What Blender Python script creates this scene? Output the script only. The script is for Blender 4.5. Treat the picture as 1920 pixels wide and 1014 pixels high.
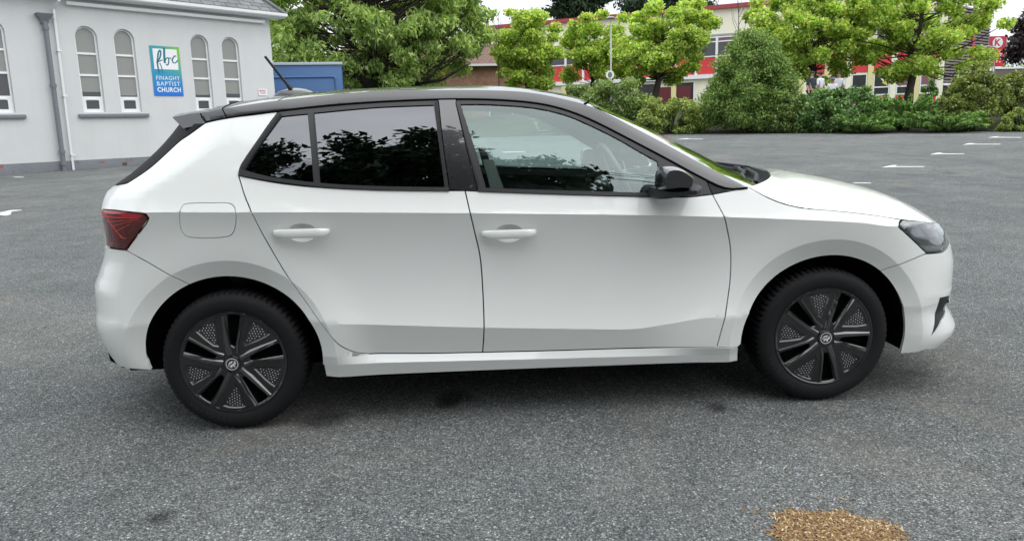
import bpy, bmesh, math, random
import numpy as np
from math import radians, pi, sin, cos
from mathutils import Vector, Matrix
from mathutils.geometry import delaunay_2d_cdt

for _o in list(bpy.data.objects):
    bpy.data.objects.remove(_o)
SC = bpy.context.scene
COL = SC.collection

# ------------------------------------------------------------------ camera
#CORE
CAMP = np.array([1.0215, -3.7796, 1.2729]); YAW, PITCH, ROLL = 0.0561, 0.1723, -0.0259
FPX, PPX, PPY = 1335.0, 960.0, 459.8          # pixels of the 1920 x 1014 photograph


def cam_axes():
    cy, sy = np.cos(YAW), np.sin(YAW); cp, sp = np.cos(PITCH), np.sin(PITCH); cr, sr = np.cos(ROLL), np.sin(ROLL)
    f = np.array([sy * cp, cy * cp, -sp]); r = np.array([cy, -sy, 0.0]); u = np.cross(r, f)
    return cr * r + sr * u, -sr * r + cr * u, f


AX_R, AX_U, AX_F = cam_axes()


def proj(P):
    d = np.asarray(P, float) - CAMP
    w = d @ AX_F
    return np.stack([PPX + FPX * (d @ AX_R) / w, PPY - FPX * (d @ AX_U) / w], -1)


def ray(u, v):
    return AX_F + AX_R * (u - PPX) / FPX - AX_U * (v - PPY) / FPX


def at(u, v, d):
    """the point seen at (u, v) at horizontal distance d in front of the camera"""
    r = ray(u, v)
    h = math.hypot(AX_F[0], AX_F[1])
    k = d / (r[0] * AX_F[0] / h + r[1] * AX_F[1] / h)
    return CAMP + r * k


def on_plane(u, v, p0, n):
    r = ray(u, v)
    return CAMP + r * (np.dot(np.asarray(p0) - CAMP, n) / np.dot(r, n))
#ENDCORE


cam_d = bpy.data.cameras.new('camera')
cam = bpy.data.objects.new('camera', cam_d); COL.objects.link(cam)
M3 = Matrix(((AX_R[0], AX_U[0], -AX_F[0]), (AX_R[1], AX_U[1], -AX_F[1]), (AX_R[2], AX_U[2], -AX_F[2])))
cam.matrix_world = Matrix.Translation(Vector(CAMP)) @ M3.to_4x4()
cam_d.sensor_fit = 'HORIZONTAL'; cam_d.sensor_width = 36.0
cam_d.lens = 36.0 * FPX / 1920.0
cam_d.shift_y = (PPY - 507.0) / 1920.0
cam_d.clip_start = 0.05; cam_d.clip_end = 3000
SC.camera = cam

# ------------------------------------------------------------------ light
SUN_EL, SUN_AZ = radians(66), radians(104)       # high sun behind thin cloud, off the car's front right corner
world = bpy.data.worlds.new('World'); SC.world = world; world.use_nodes = True
nt = world.node_tree; nt.nodes.clear()
out = nt.nodes.new('ShaderNodeOutputWorld'); bg = nt.nodes.new('ShaderNodeBackground')
sky = nt.nodes.new('ShaderNodeTexSky'); sky.sky_type = 'NISHITA'; sky.sun_disc = False
sky.sun_elevation = SUN_EL; sky.sun_rotation = SUN_AZ; sky.dust_density = 4.0; sky.ozone_density = 1.0
tc = nt.nodes.new('ShaderNodeTexCoord')
mp = nt.nodes.new('ShaderNodeMapping'); mp.inputs['Scale'].default_value = (1.0, 1.0, 2.6)
nz = nt.nodes.new('ShaderNodeTexNoise'); nz.inputs['Scale'].default_value = 1.9; nz.inputs['Detail'].default_value = 7; nz.inputs['Roughness'].default_value = .55
cr = nt.nodes.new('ShaderNodeValToRGB')
cr.color_ramp.elements[0].position = .35; cr.color_ramp.elements[0].color = (6.3, 6.9, 7.7, 1)
cr.color_ramp.elements[1].position = .66; cr.color_ramp.elements[1].color = (11.2, 11.5, 11.9, 1)
mx = nt.nodes.new('ShaderNodeMix'); mx.data_type = 'RGBA'; mx.inputs[0].default_value = .9
L = nt.links.new
L(tc.outputs['Generated'], mp.inputs['Vector']); L(mp.outputs['Vector'], nz.inputs['Vector']); L(nz.outputs['Fac'], cr.inputs['Fac'])
sxyz = nt.nodes.new('ShaderNodeSeparateXYZ'); L(tc.outputs['Generated'], sxyz.inputs[0])
gr = nt.nodes.new('ShaderNodeMapRange'); gr.inputs['From Min'].default_value = 0.0; gr.inputs['From Max'].default_value = 1.0; gr.inputs['To Min'].default_value = .80; gr.inputs['To Max'].default_value = 1.55
L(sxyz.outputs['Z'], gr.inputs['Value'])
ml = nt.nodes.new('ShaderNodeMix'); ml.data_type = 'RGBA'; ml.blend_type = 'MULTIPLY'; ml.inputs[0].default_value = 1.0
L(cr.outputs['Color'], ml.inputs[6]); L(gr.outputs['Result'], ml.inputs[7])
L(sky.outputs['Color'], mx.inputs[6]); L(ml.outputs[2], mx.inputs[7])
L(mx.outputs[2], bg.inputs['Color']); bg.inputs['Strength'].default_value = .1
L(bg.outputs['Background'], out.inputs['Surface'])
sun_d = bpy.data.lights.new('sun', 'SUN'); sun_d.energy = 1.5; sun_d.angle = radians(105); sun_d.color = (1, .97, .92)
sun = bpy.data.objects.new('sun', sun_d); COL.objects.link(sun)
_sd = Vector((sin(SUN_AZ) * cos(SUN_EL), cos(SUN_AZ) * cos(SUN_EL), sin(SUN_EL)))
sun.rotation_euler = _sd.to_track_quat('Z', 'Y').to_euler()
SC.view_settings.view_transform = 'Standard'; SC.view_settings.look = 'None'
SC.view_settings.exposure = 0.52; SC.view_settings.gamma = 1.0
# ------------------------------------------------------------------ helpers
def tag(o, label=None, cat=None, group=None, kind=None):
    if label: o['label'] = label
    if cat: o['category'] = cat
    if group: o['group'] = group
    if kind: o['kind'] = kind
    return o


def empty(name, loc=(0, 0, 0), rz=0.0, parent=None):
    o = bpy.data.objects.new(name, None); COL.objects.link(o)
    o.location = loc; o.rotation_euler = (0, 0, rz); o.empty_display_size = .2
    if parent: o.parent = parent
    return o


def link(name, me, mat=None, parent=None, smooth=None):
    o = bpy.data.objects.new(name, me); COL.objects.link(o)
    if mat is not None:
        for m in (mat if isinstance(mat, (list, tuple)) else [mat]):
            me.materials.append(m)
    if parent: o.parent = parent
    if smooth is not None:
        me.polygons.foreach_set('use_smooth', [smooth] * len(me.polygons))
    return o


def mesh_np(name, V, F, normals=None, smooth=True):
    """V (n,3); F list of tuples or (m,k) array; normals: per-loop list"""
    me = bpy.data.meshes.new(name)
    me.from_pydata([tuple(map(float, v)) for v in V], [], [tuple(map(int, f)) for f in F])
    me.polygons.foreach_set('use_smooth', [smooth] * len(me.polygons))
    me.update()
    if normals is not None:
        me.normals_split_custom_set([tuple(map(float, n)) for n in normals])
    return me


def quads_np(name, V, nq):
    """V: (4*nq, 3) corner array -> unconnected quads, quickly"""
    me = bpy.data.meshes.new(name)
    me.vertices.add(4 * nq); me.vertices.foreach_set('co', np.ascontiguousarray(V, dtype=np.float32).ravel())
    me.loops.add(4 * nq); me.loops.foreach_set('vertex_index', np.arange(4 * nq, dtype=np.int32))
    me.polygons.add(nq); me.polygons.foreach_set('loop_start', np.arange(0, 4 * nq, 4, dtype=np.int32))
    me.polygons.foreach_set('loop_total', np.full(nq, 4, dtype=np.int32))
    me.update(); me.validate()
    return me


class MB:
    """collects simple shapes into one mesh"""
    def __init__(s): s.v = []; s.f = []

    def add(s, V, F):
        o = len(s.v); s.v += [tuple(map(float, p)) for p in V]; s.f += [tuple(i + o for i in f) for f in F]; return s

    def box(s, c, d, M=None):
        V = [Vector((x * d[0] / 2, y * d[1] / 2, z * d[2] / 2)) for x in (-1, 1) for y in (-1, 1) for z in (-1, 1)]
        if M is not None: V = [M @ v for v in V]
        V = [v + Vector(c) for v in V]
        return s.add(V, [(0, 1, 3, 2), (4, 6, 7, 5), (0, 4, 5, 1), (2, 3, 7, 6), (0, 2, 6, 4), (1, 5, 7, 3)])

    def tube(s, pts, r, n=8, cap=True, flat=1.0):
        pts = [Vector(p) for p in pts]; rs = r if isinstance(r, (list, tuple, np.ndarray)) else [r] * len(pts)
        V = []; F = []
        prev = None
        for i, p in enumerate(pts):
            t = (pts[min(i + 1, len(pts) - 1)] - pts[max(i - 1, 0)]).normalized()
            if prev is None:
                a = Vector((0, 0, 1)) if abs(t.z) < .9 else Vector((1, 0, 0))
                x = t.cross(a).normalized()
            else:
                x = (prev - t * prev.dot(t)).normalized()
            prev = x; y = t.cross(x)
            for k in range(n):
                an = 2 * pi * k / n
                V.append(p + (x * cos(an) + y * sin(an) * flat) * rs[i])
        for i in range(len(pts) - 1):
            for k in range(n):
                a = i * n + k; b = i * n + (k + 1) % n
                F.append((a, b, b + n, a + n))
        if cap:
            F.append(tuple(range(n - 1, -1, -1))); F.append(tuple(range((len(pts) - 1) * n, len(pts) * n)))
        return s.add(V, F)

    def prism(s, poly, p0, ex, ey, ez, h):
        """polygon (2D) in the plane ex, ey at p0, thickness h along ez"""
        p0, ex, ey, ez = map(lambda q: Vector(q), (p0, ex, ey, ez)); n = len(poly)
        V = [p0 + ex * a + ey * b for a, b in poly] + [p0 + ex * a + ey * b + ez * h for a, b in poly]
        F = [tuple(range(n - 1, -1, -1)), tuple(range(n, 2 * n))] + [(i, (i + 1) % n, n + (i + 1) % n, n + i) for i in range(n)]
        return s.add(V, F)

    def build(s, name, mat=None, parent=None, smooth=False, bevel=0, angle=None):
        me = bpy.data.meshes.new(name); me.from_pydata(s.v, [], s.f)
        bm = bmesh.new(); bm.from_mesh(me)
        bmesh.ops.recalc_face_normals(bm, faces=bm.faces)
        if bevel:
            es = [e for e in bm.edges if len(e.link_faces) == 2 and e.calc_face_angle(0) > radians(30)]
            bmesh.ops.bevel(bm, geom=es, offset=bevel, segments=2, profile=.5, affect='EDGES', clamp_overlap=True)
        bm.to_mesh(me); bm.free()
        o = link(name, me, mat, parent, smooth or bool(bevel))
        if angle is not None or bevel:
            try:
                me.set_sharp_from_angle(angle=radians(angle if angle else 40))
            except Exception: pass
        return o


def children(o):
    return [c for c in bpy.data.objects if c.parent is o]


def copy_tree(o, parent=None):
    c = o.copy(); COL.objects.link(c)
    if parent: c.parent = parent
    for ch in children(o):
        copy_tree(ch, c)
    return c


def text_mesh(s, size, bold=0.0, spacing=1.0, align='CENTER'):
    cu = bpy.data.curves.new('letters', 'FONT'); cu.body = s; cu.size = size; cu.align_x = align; cu.align_y = 'CENTER'
    cu.space_character = spacing; cu.offset = bold; cu.resolution_u = 3
    o = bpy.data.objects.new('letters', cu); COL.objects.link(o)
    bpy.context.view_layer.update()
    dg = bpy.context.evaluated_depsgraph_get()
    me = bpy.data.meshes.new_from_object(o.evaluated_get(dg))
    bpy.data.objects.remove(o)
    V = np.array([v.co for v in me.vertices]) if len(me.vertices) else np.zeros((0, 3)); F = [tuple(p.vertices) for p in me.polygons]
    return V, F


# ------------------------------------------------------------------ materials
class NM:
    def __init__(s, name):
        s.m = bpy.data.materials.new(name); s.m.use_nodes = True
        s.n = s.m.node_tree.nodes; s.l = s.m.node_tree.links.new
        s.b = s.n['Principled BSDF']; s.o = s.n['Material Output']

    def node(s, t, **k):
        n = s.n.new(t)
        for a, b in k.items(): setattr(n, a, b)
        return n

    def noise(s, scale, detail=4, rough=.55, coord='Object', dist=0, vec=None):
        n = s.node('ShaderNodeTexNoise'); n.inputs['Scale'].default_value = scale; n.inputs['Detail'].default_value = detail
        n.inputs['Roughness'].default_value = rough; n.inputs['Distortion'].default_value = dist
        s.l(vec if vec is not None else s.coord(coord), n.inputs['Vector']); return n.outputs['Fac']

    def coord(s, c='Object'):
        if not hasattr(s, '_tc'): s._tc = s.node('ShaderNodeTexCoord')
        return s._tc.outputs[c]

    def ramp(s, fac, stops):
        r = s.node('ShaderNodeValToRGB'); el = r.color_ramp.elements
        while len(el) < len(stops): el.new(.5)
        for e, (p, c) in zip(el, stops):
            e.position = p; e.color = (*c, 1) if len(c) == 3 else c
        s.l(fac, r.inputs['Fac']); return r.outputs['Color']

    def mix(s, fac, a, b, mode='MIX'):
        m = s.node('ShaderNodeMix', data_type='RGBA', blend_type=mode)
        for sock, v in ((m.inputs[0], fac), (m.inputs[6], a), (m.inputs[7], b)):
            if isinstance(v, (int, float)): sock.default_value = v
            elif isinstance(v, tuple): sock.default_value = (*v, 1)
            else: s.l(v, sock)
        return m.outputs[2]

    def math(s, op, a, b=0.0):
        m = s.node('ShaderNodeMath', operation=op)
        for sock, v in ((m.inputs[0], a), (m.inputs[1], b)):
            if isinstance(v, (int, float)): sock.default_value = v
            else: s.l(v, sock)
        return m.outputs[0]

    def bump(s, h, strength=.5, dist=.01, normal=None):
        b = s.node('ShaderNodeBump'); b.inputs['Strength'].default_value = strength; b.inputs['Distance'].default_value = dist
        s.l(h, b.inputs['Height'])
        if normal is not None: s.l(normal, b.inputs['Normal'])
        return b.outputs['Normal']

    def set(s, **k):
        for a, v in k.items():
            sock = s.b.inputs[a.replace('_', ' ')]
            if isinstance(v, (int, float)): sock.default_value = v
            elif isinstance(v, tuple): sock.default_value = (*v, 1) if len(v) == 3 and sock.type == 'RGBA' else v
            else: s.l(v, sock)
        return s


def flat_mat(name, col, rough=.5, metal=0.0, coat=0.0, var=.12, scale=9.0, spec=.5):
    n = NM(name)
    f = n.noise(scale, 5)
    c = n.mix(f, tuple(x * (1 - var) for x in col), tuple(min(1, x * (1 + var)) for x in col))
    n.set(Base_Color=c, Roughness=rough, Metallic=metal, Coat_Weight=coat, Coat_Roughness=.04)
    n.b.inputs['Specular IOR Level'].default_value = spec
    return n.m
#CORE
# ------------------------------------------------------------------ car body as one smooth surface P(s, z)
# s runs along the car (x in metres) and turns the corners at nose and tail; z is height; returns the RIGHT (near, -y) side
WB, HUBZ = 2.552, 0.303
XR_T = (np.array([.14, .2, .28, .34, .40, .46, .52, .60, .68, .75, .82, .88, .94, 1.0, 1.10, 1.2, 1.3, 1.45]),
        np.array([-.60, -.64, -.68, -.70, -.70, -.70, -.70, -.715, -.70, -.70, -.69, -.69, -.67, -.61, -.52, -.43, -.35, -.25]))
XF_T = (np.array([.14, .2, .26, .32, .40, .48, .56, .64, .72, .78, .84, .90, .96, 1.05, 1.45]),
        np.array([3.30, 3.33, 3.36, 3.36, 3.36, 3.36, 3.36, 3.35, 3.33, 3.30, 3.25, 3.18, 3.08, 2.95, 2.7]))
ZC1_T = (np.array([-.7, 3.4]), np.array([.895, .895]))
ZC2_T = (np.array([-.7, 3.4]), np.array([.37, .37]))
#TABLES
ZC1_T = (np.array([-0.8, -0.257, -0.071, 0.14, 0.412, 0.926, 1.275, 1.719, 2.092, 2.304, 2.522, 2.671, 2.827, 3.5]), np.array([0.951, 0.951, 0.946, 0.94, 0.931, 0.911, 0.896, 0.876, 0.855, 0.841, 0.825, 0.811, 0.789, 0.789]))
ZC2_T = (np.array([-0.8, 0.295, 0.47, 0.783, 1.058, 1.484, 1.69, 1.844, 2.031, 3.5]), np.array([0.484, 0.484, 0.467, 0.443, 0.424, 0.399, 0.39, 0.406, 0.427, 0.427]))
XR_T[1][:] = [-0.6, -0.625, -0.671, -0.705, -0.729, -0.74, -0.73, -0.733, -0.703, -0.674, -0.661, -0.661, -0.659, -0.652, -0.536, -0.431, -0.35, -0.25]
XF_T[1][:] = [3.3, 3.392, 3.439, 3.408, 3.36, 3.4, 3.405, 3.389, 3.349, 3.29, 3.25, 3.18, 3.08, 2.95, 2.7]
NR, NF = 2.3, 2.5


def herm(T, x):
    X, Y = T
    x = np.asarray(x, float)
    if len(X) < 3:
        return np.interp(x, X, Y)
    m = np.empty_like(Y); d = np.diff(Y) / np.diff(X)
    m[0], m[-1] = d[0], d[-1]; m[1:-1] = np.where(d[:-1] * d[1:] > 0, 2 * d[:-1] * d[1:] / (d[:-1] + d[1:] + 1e-12), 0)
    i = np.clip(np.searchsorted(X, x) - 1, 0, len(X) - 2)
    h = X[i + 1] - X[i]; t = np.clip((x - X[i]) / h, 0, 1)
    return (Y[i] * (1 + 2 * t) * (1 - t) ** 2 + m[i] * h * t * (1 - t) ** 2 + Y[i + 1] * t * t * (3 - 2 * t) + m[i + 1] * h * t * t * (t - 1))


def sst(a, b, x):
    t = np.clip((np.asarray(x, float) - a) / (b - a), 0, 1)
    return t * t * (3 - 2 * t)


def Y0(x, z):
    x = np.asarray(x, float); z = np.asarray(z, float)
    zc1 = herm(ZC1_T, x); zc2 = herm(ZC2_T, x)
    e = z - zc1
    Yc = .886
    up = Yc - .28 * e - .32 * e * e - .012 * (1 - np.exp(-np.clip(e, 0, 2) / .05)) - .9 * sst(2.1, 2.9, x) * e * e
    u = (zc1 - z) / (zc1 - zc2)
    A1 = .135 * (1 - .55 * sst(2.1, 3.0, x)) * (1 - .5 * sst(.1, -.5, x))
    mid = Yc + .006 * u - A1 * u * (1 - u)
    A2 = .235 * sst(.40, .62, x) * (1 - sst(1.62, 2.02, x))
    low = Yc + .006 - (A2 + .05) * (zc2 - z) + .115 * .0 * u
    Yv = np.where(e > 0, up, np.where(u < 1, mid, low))
    # sill: steps out again below the doors, then turns under
    k = sst(.24, .30, x) * (1 - sst(2.24, 2.30, x))
    zs0 = np.interp(x, [.38, .574, 1.048, 1.726, 2.158], [.324, .315, .299, .289, .272]); zs1 = .289 - .0204 * (x - .382)
    ylo = Yc + .006 - (A2 + .05) * (zc2 - zs0)
    sill = np.where(z > zs1, ylo + (zs0 - z) / (zs0 - zs1) * (.875 - ylo), .875 - (zs1 - z) * .33)
    Yv = np.where(z < zs0, Yv * (1 - k) + sill * k, Yv)
    Yv = Yv - np.where(k > .5, 0, .22 * np.clip(.30 - z, 0, 1) ** 1.3)
    # plan taper
    Yv = Yv - .030 * np.clip((x - 2.3) / .7, 0, 2) ** 2 - .028 * np.clip((.25 - x) / .7, 0, 2) ** 2 - .02 * np.clip((z - .95) / .4, 0, 1) * np.clip((x - 1.) / 1.1, -2, 2) ** 2
    # wheel-arch flares: a chamfered band round each opening
    for xw in (0.0, WB):
        r = np.hypot(x - xw, z - HUBZ)
        Yv = Yv + .010 * np.exp(-((r - .46) / .10) ** 2) * (z > .2)
        Yv = Yv - .030 * np.clip(1 - (r - .355) / .085, 0, 1.0) * np.clip((r - .2) / .1, 0, 1)
    return Yv


def corner_angle(t, n, t0=.7):
    t = np.clip(t, 0, None); a = t0 ** (n / 2); f0 = math.asin(a); d = (n / 2) * t0 ** (n / 2 - 1) / math.sqrt(1 - a * a)
    return np.minimum(np.where(t <= t0, np.arcsin(np.minimum(t, t0) ** (n / 2)), f0 + d * (t - t0)), pi / 2)


def P(s, z):
    s = np.asarray(s, float); z = np.asarray(z, float)
    xr = herm(XR_T, z); xf = herm(XF_T, z)
    Lr = .34 + .10 * sst(.9, 1.3, z); Lf = .52
    x0r = xr + Lr; x0f = xf - Lf
    ph = corner_angle((s - x0f) / Lf, NF)
    pr = corner_angle((x0r - s) / Lr, NR)
    x = np.where(s > x0f, x0f + Lf * np.sin(ph) ** (2 / NF), np.where(s < x0r, x0r - Lr * np.sin(pr) ** (2 / NR), s))
    sc = np.where(s > x0f, np.cos(ph) ** (2 / NF), np.where(s < x0r, np.cos(pr) ** (2 / NR), 1.0))
    y = Y0(x, z) * np.maximum(sc, 0)
    h = .030 * sst(3.02, 3.22, s) * np.where(z > .40, np.clip((.475 - z) / .075, 0, 1), 1 - np.clip((.40 - z) / .022, 0, 1))      # wedge above the corner vent
    x = x + h * .75; y = y + h * .5 * np.maximum(sc, 0) ** .5
    return np.stack([x, -y, z * np.ones_like(x)], -1)


def PN(s, z, e=1.5e-3):
    a = P(s + e, z) - P(s - e, z); b = P(s, z + e) - P(s, z - e)
    n = np.cross(a, b)
    n = n / (np.linalg.norm(n, axis=-1, keepdims=True) + 1e-12)
    return n


_gs, _gz = np.meshgrid(np.linspace(-.87, 3.59, 620), np.linspace(.13, 1.44, 200), indexing='ij')


def build_grid():
    global _gp, _gpen
    pts = P(_gs, _gz); n = PN(_gs, _gz)
    _gp = proj(pts); _gpen = np.where(((CAMP - pts) * n).sum(-1) > -.02, 0, 1e6) + 14 * np.linalg.norm(pts - CAMP, axis=-1)


build_grid()


def unproj(px):
    """pixels of the photograph -> (s, z) on the body surface"""
    px = np.atleast_2d(np.asarray(px, float)); outp = []
    for q in px:
        d = ((_gp - q) ** 2).sum(-1) + _gpen
        i = np.unravel_index(np.argmin(d), d.shape)
        sz = np.array([_gs[i], _gz[i]]); best = sz.copy(); be = np.hypot(*(_gp[i] - q))
        for _ in range(12):
            p0 = proj(P(*sz)); r = p0 - q
            er = np.hypot(*r)
            if er < be: best, be = sz.copy(), er
            if er < .02: break
            e = 1e-4
            J = np.stack([(proj(P(sz[0] + e, sz[1])) - p0) / e, (proj(P(sz[0], sz[1] + e)) - p0) / e], -1)
            try:
                st = np.linalg.solve(J, -r)
            except np.linalg.LinAlgError:
                break
            st = st * min(1, .05 / (np.linalg.norm(st) + 1e-9))
            sz = sz + st
        outp.append(best)
    return np.array(outp)
#ENDCORE
# ------------------------------------------------------------------ shared materials and surface builders
def paint(name, col, coat=1.0, rough=.45, spec=.5, metal=0.0, cior=1.5):
    n = NM(name)
    dirt = n.noise(3.0, 6, .6)
    c = n.mix(dirt, tuple(x * .985 for x in col), col)
    n.set(Base_Color=c, Roughness=rough, Coat_Weight=coat, Coat_Roughness=.025, Metallic=metal)
    n.b.inputs['Specular IOR Level'].default_value = spec; n.b.inputs['Coat IOR'].default_value = cior
    return n.m


M_WHITE = paint('white_paint', (.795, .81, .785))
M_BLACKP = paint('black_paint', (.014, .015, .018), rough=.35, cior=1.46)
M_GLOSSB = paint('gloss_black', (.012, .012, .014), rough=.25, cior=1.8)
M_SATIN = flat_mat('satin_black_trim', (.020, .020, .022), .40, var=.05)
M_PLAST = flat_mat('black_plastic', (.016, .017, .018), .55, var=.1, spec=.3)
M_UNDER = flat_mat('underbody_black', (.005, .005, .005), 1.0, spec=.05)
M_RUBBER = flat_mat('tyre_rubber', (.011, .011, .012), .7, var=.25, scale=30, spec=.25)
M_SILVER = flat_mat('chrome_silver', (.80, .80, .80), .25, .35, var=.03)
M_FABRIC = flat_mat('seat_fabric', (.045, .047, .05), .9, var=.3, scale=60)
M_DASH = flat_mat('dash_grey', (.10, .105, .11), .6, var=.1)
M_WHEELG = flat_mat('steering_grey', (.13, .135, .14), .45, var=.05)
M_PALE = flat_mat('pale_headliner', (.42, .41, .38), .9, var=.05)


def glass_mat(name, tint, ior=1.52, extra=0.0, gcol=(.97, 1, 1)):
    n = NM(name); n.n.remove(n.b)
    tr = n.node('ShaderNodeBsdfTransparent'); tr.inputs['Color'].default_value = (*tint, 1)
    gl = n.node('ShaderNodeBsdfGlossy'); gl.inputs['Roughness'].default_value = .0; gl.inputs['Color'].default_value = (*gcol, 1)
    fr = n.node('ShaderNodeFresnel'); fr.inputs['IOR'].default_value = ior
    f = n.math('ADD', n.math('MULTIPLY', fr.outputs[0], 1.7), extra)
    mx = n.node('ShaderNodeMixShader'); n.l(f, mx.inputs[0]); n.l(tr.outputs[0], mx.inputs[1]); n.l(gl.outputs[0], mx.inputs[2])
    n.l(mx.outputs[0], n.o.inputs['Surface'])
    return n.m


M_GLASS = glass_mat('clear_tinted_glass', (.72, .86, .83), extra=.05, gcol=(.84, .97, .95))
M_PRIV = glass_mat('privacy_glass', (.022, .024, .027), extra=.065, gcol=(.93, .95, 1.0))
M_SCREEN = glass_mat('windscreen_glass', (.70, .80, .77), extra=.02)


def densify(poly, step=.02, closed=True):
    out = []; n = len(poly)
    for i in range(n if closed else n - 1):
        a = np.asarray(poly[i]); b = np.asarray(poly[(i + 1) % n]); k = max(1, int(np.ceil(np.hypot(*(b - a)) / step)))
        for j in range(k): out.append(a + (b - a) * j / k)
    if not closed: out.append(np.asarray(poly[-1]))
    return np.array(out)


def smoothline(pts, n=None, step=.02):
    """Catmull-Rom through the points"""
    p = np.asarray(pts, float)
    if len(p) < 3: return densify(p, step, False)
    out = []
    for i in range(len(p) - 1):
        p0 = p[i - 1] if i else 2 * p[0] - p[1]; p1 = p[i]; p2 = p[i + 1]; p3 = p[i + 2] if i + 2 < len(p) else 2 * p[-1] - p[-2]
        k = max(1, int(np.ceil(np.hypot(*(p2 - p1)) / step)))
        d = lambda a, b: max(1e-6, np.linalg.norm(b - a)) ** .5
        t0 = 0; t1 = t0 + d(p0, p1); t2 = t1 + d(p1, p2); t3 = t2 + d(p2, p3)
        for j in range(k):
            t = t1 + (t2 - t1) * j / k
            A1 = (t1 - t) / (t1 - t0) * p0 + (t - t0) / (t1 - t0) * p1; A2 = (t2 - t) / (t2 - t1) * p1 + (t - t1) / (t2 - t1) * p2; A3 = (t3 - t) / (t3 - t2) * p2 + (t - t2) / (t3 - t2) * p3
            B1 = (t2 - t) / (t2 - t0) * A1 + (t - t0) / (t2 - t0) * A2; B2 = (t3 - t) / (t3 - t1) * A2 + (t - t1) / (t3 - t1) * A3
            out.append((t2 - t) / (t2 - t1) * B1 + (t - t1) / (t2 - t1) * B2)
    out.append(p[-1])
    return np.array(out)


def area(p): return .5 * np.sum(p[:, 0] * np.roll(p[:, 1], -1) - np.roll(p[:, 0], -1) * p[:, 1])


def offset_poly(p, d):
    """shrink a closed polygon by d"""
    if area(p) < 0: p = p[::-1]
    if d == 0: return p
    e = np.roll(p, -1, 0) - p; L_ = np.hypot(e[:, 0], e[:, 1]) + 1e-9
    nn = np.stack([-e[:, 1], e[:, 0]], -1) / L_[:, None]          # inward for CCW
    m = nn + np.roll(nn, 1, 0)
    k = 1 + (nn * np.roll(nn, 1, 0)).sum(-1)
    return p + d * m / np.maximum(k, .35)[:, None]


def inside(pts, poly):
    x, y = pts[:, 0], pts[:, 1]; c = np.zeros(len(pts), bool); n = len(poly); j = n - 1
    for i in range(n):
        xi, yi = poly[i]; xj, yj = poly[j]
        if yi != yj:
            c ^= ((yi > y) != (yj > y)) & (x < (xj - xi) * (y - yi) / (yj - yi) + xi)
        j = i
    return c


def edge_dist(pts, poly):
    d = np.full(len(pts), 1e9)
    for i in range(len(poly)):
        d = np.minimum(d, np.hypot(pts[:, 0] - poly[i][0], pts[:, 1] - poly[i][1]))
    return d


def crease_lines():
    xs = np.arange(-.70, 3.36, .02)
    L1 = np.stack([xs, herm(ZC1_T, xs)], -1); L2 = np.stack([xs, herm(ZC2_T, xs)], -1)
    k = (xs > .45) & (xs < 2.05)
    rings = []
    for cx_ in (0.0, WB):
        th = np.radians(np.arange(-20, 201, 2.5))
        for rr_ in (.440, .425): rings.append(np.stack([cx_ + rr_ * np.cos(th), HUBZ + rr_ * np.sin(th)], -1))
    xs2 = np.arange(.30, 2.25, .02)
    L3 = np.stack([xs2, .289 - .0204 * (xs2 - .382)], -1); L4 = np.stack([xs2, np.interp(xs2, [.38, .574, 1.048, 1.726, 2.158], [.324, .315, .299, .289, .272])], -1)
    sn = np.arange(3.03, 3.56, .02)
    nose = [np.stack([sn, np.full_like(sn, zz)], -1) for zz in (.475, .40, .378)]
    return [L1, L2[k], L3, L4] + rings + nose


def triangulate(outer, holes, grid=.03, creases=()):
    outer = densify(outer, .016); hs = [densify(h, .016) for h in holes]
    pts = [tuple(p) for p in outer]; edges = [(i, (i + 1) % len(outer)) for i in range(len(outer))]
    bnd = [outer] + hs
    for h in hs:
        o = len(pts); pts += [tuple(p) for p in h]; edges += [(o + i, o + (i + 1) % len(h)) for i in range(len(h))]
    nb = len(pts)
    allb = np.concatenate(bnd)

    def ok(q, tol):
        m = inside(q, outer)
        for h in hs: m &= ~inside(q, h)
        m &= edge_dist(q, allb) > tol
        return m
    cpts = []
    for cl in creases:
        m = ok(cl, .006); last = None
        for i in range(len(cl)):
            if m[i]:
                pts.append(tuple(cl[i])); cpts.append(cl[i])
                if last == i - 1 and last is not None: edges.append((len(pts) - 2, len(pts) - 1))
                last = i
    lo, hi = outer.min(0), outer.max(0)
    gx, gz = np.meshgrid(np.arange(lo[0], hi[0], grid), np.arange(lo[1], hi[1], grid), indexing='ij')
    q = np.stack([gx.ravel(), gz.ravel()], -1)
    q = q[ok(q, .5 * grid)]
    if cpts: q = q[edge_dist(q, np.array(cpts)) > .5 * grid]
    pts += [tuple(p) for p in q]
    vo, eo, fo, _, _, _ = delaunay_2d_cdt([Vector(p) for p in pts], edges, [], 0, 1e-6)
    V = np.array([tuple(v) for v in vo]); F = np.array([tuple(f) for f in fo if len(f) == 3])
    c = V[F].mean(1)
    m = inside(c, outer)
    for h in hs: m &= ~inside(c, h)
    return V, F[m], outer, hs


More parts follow.
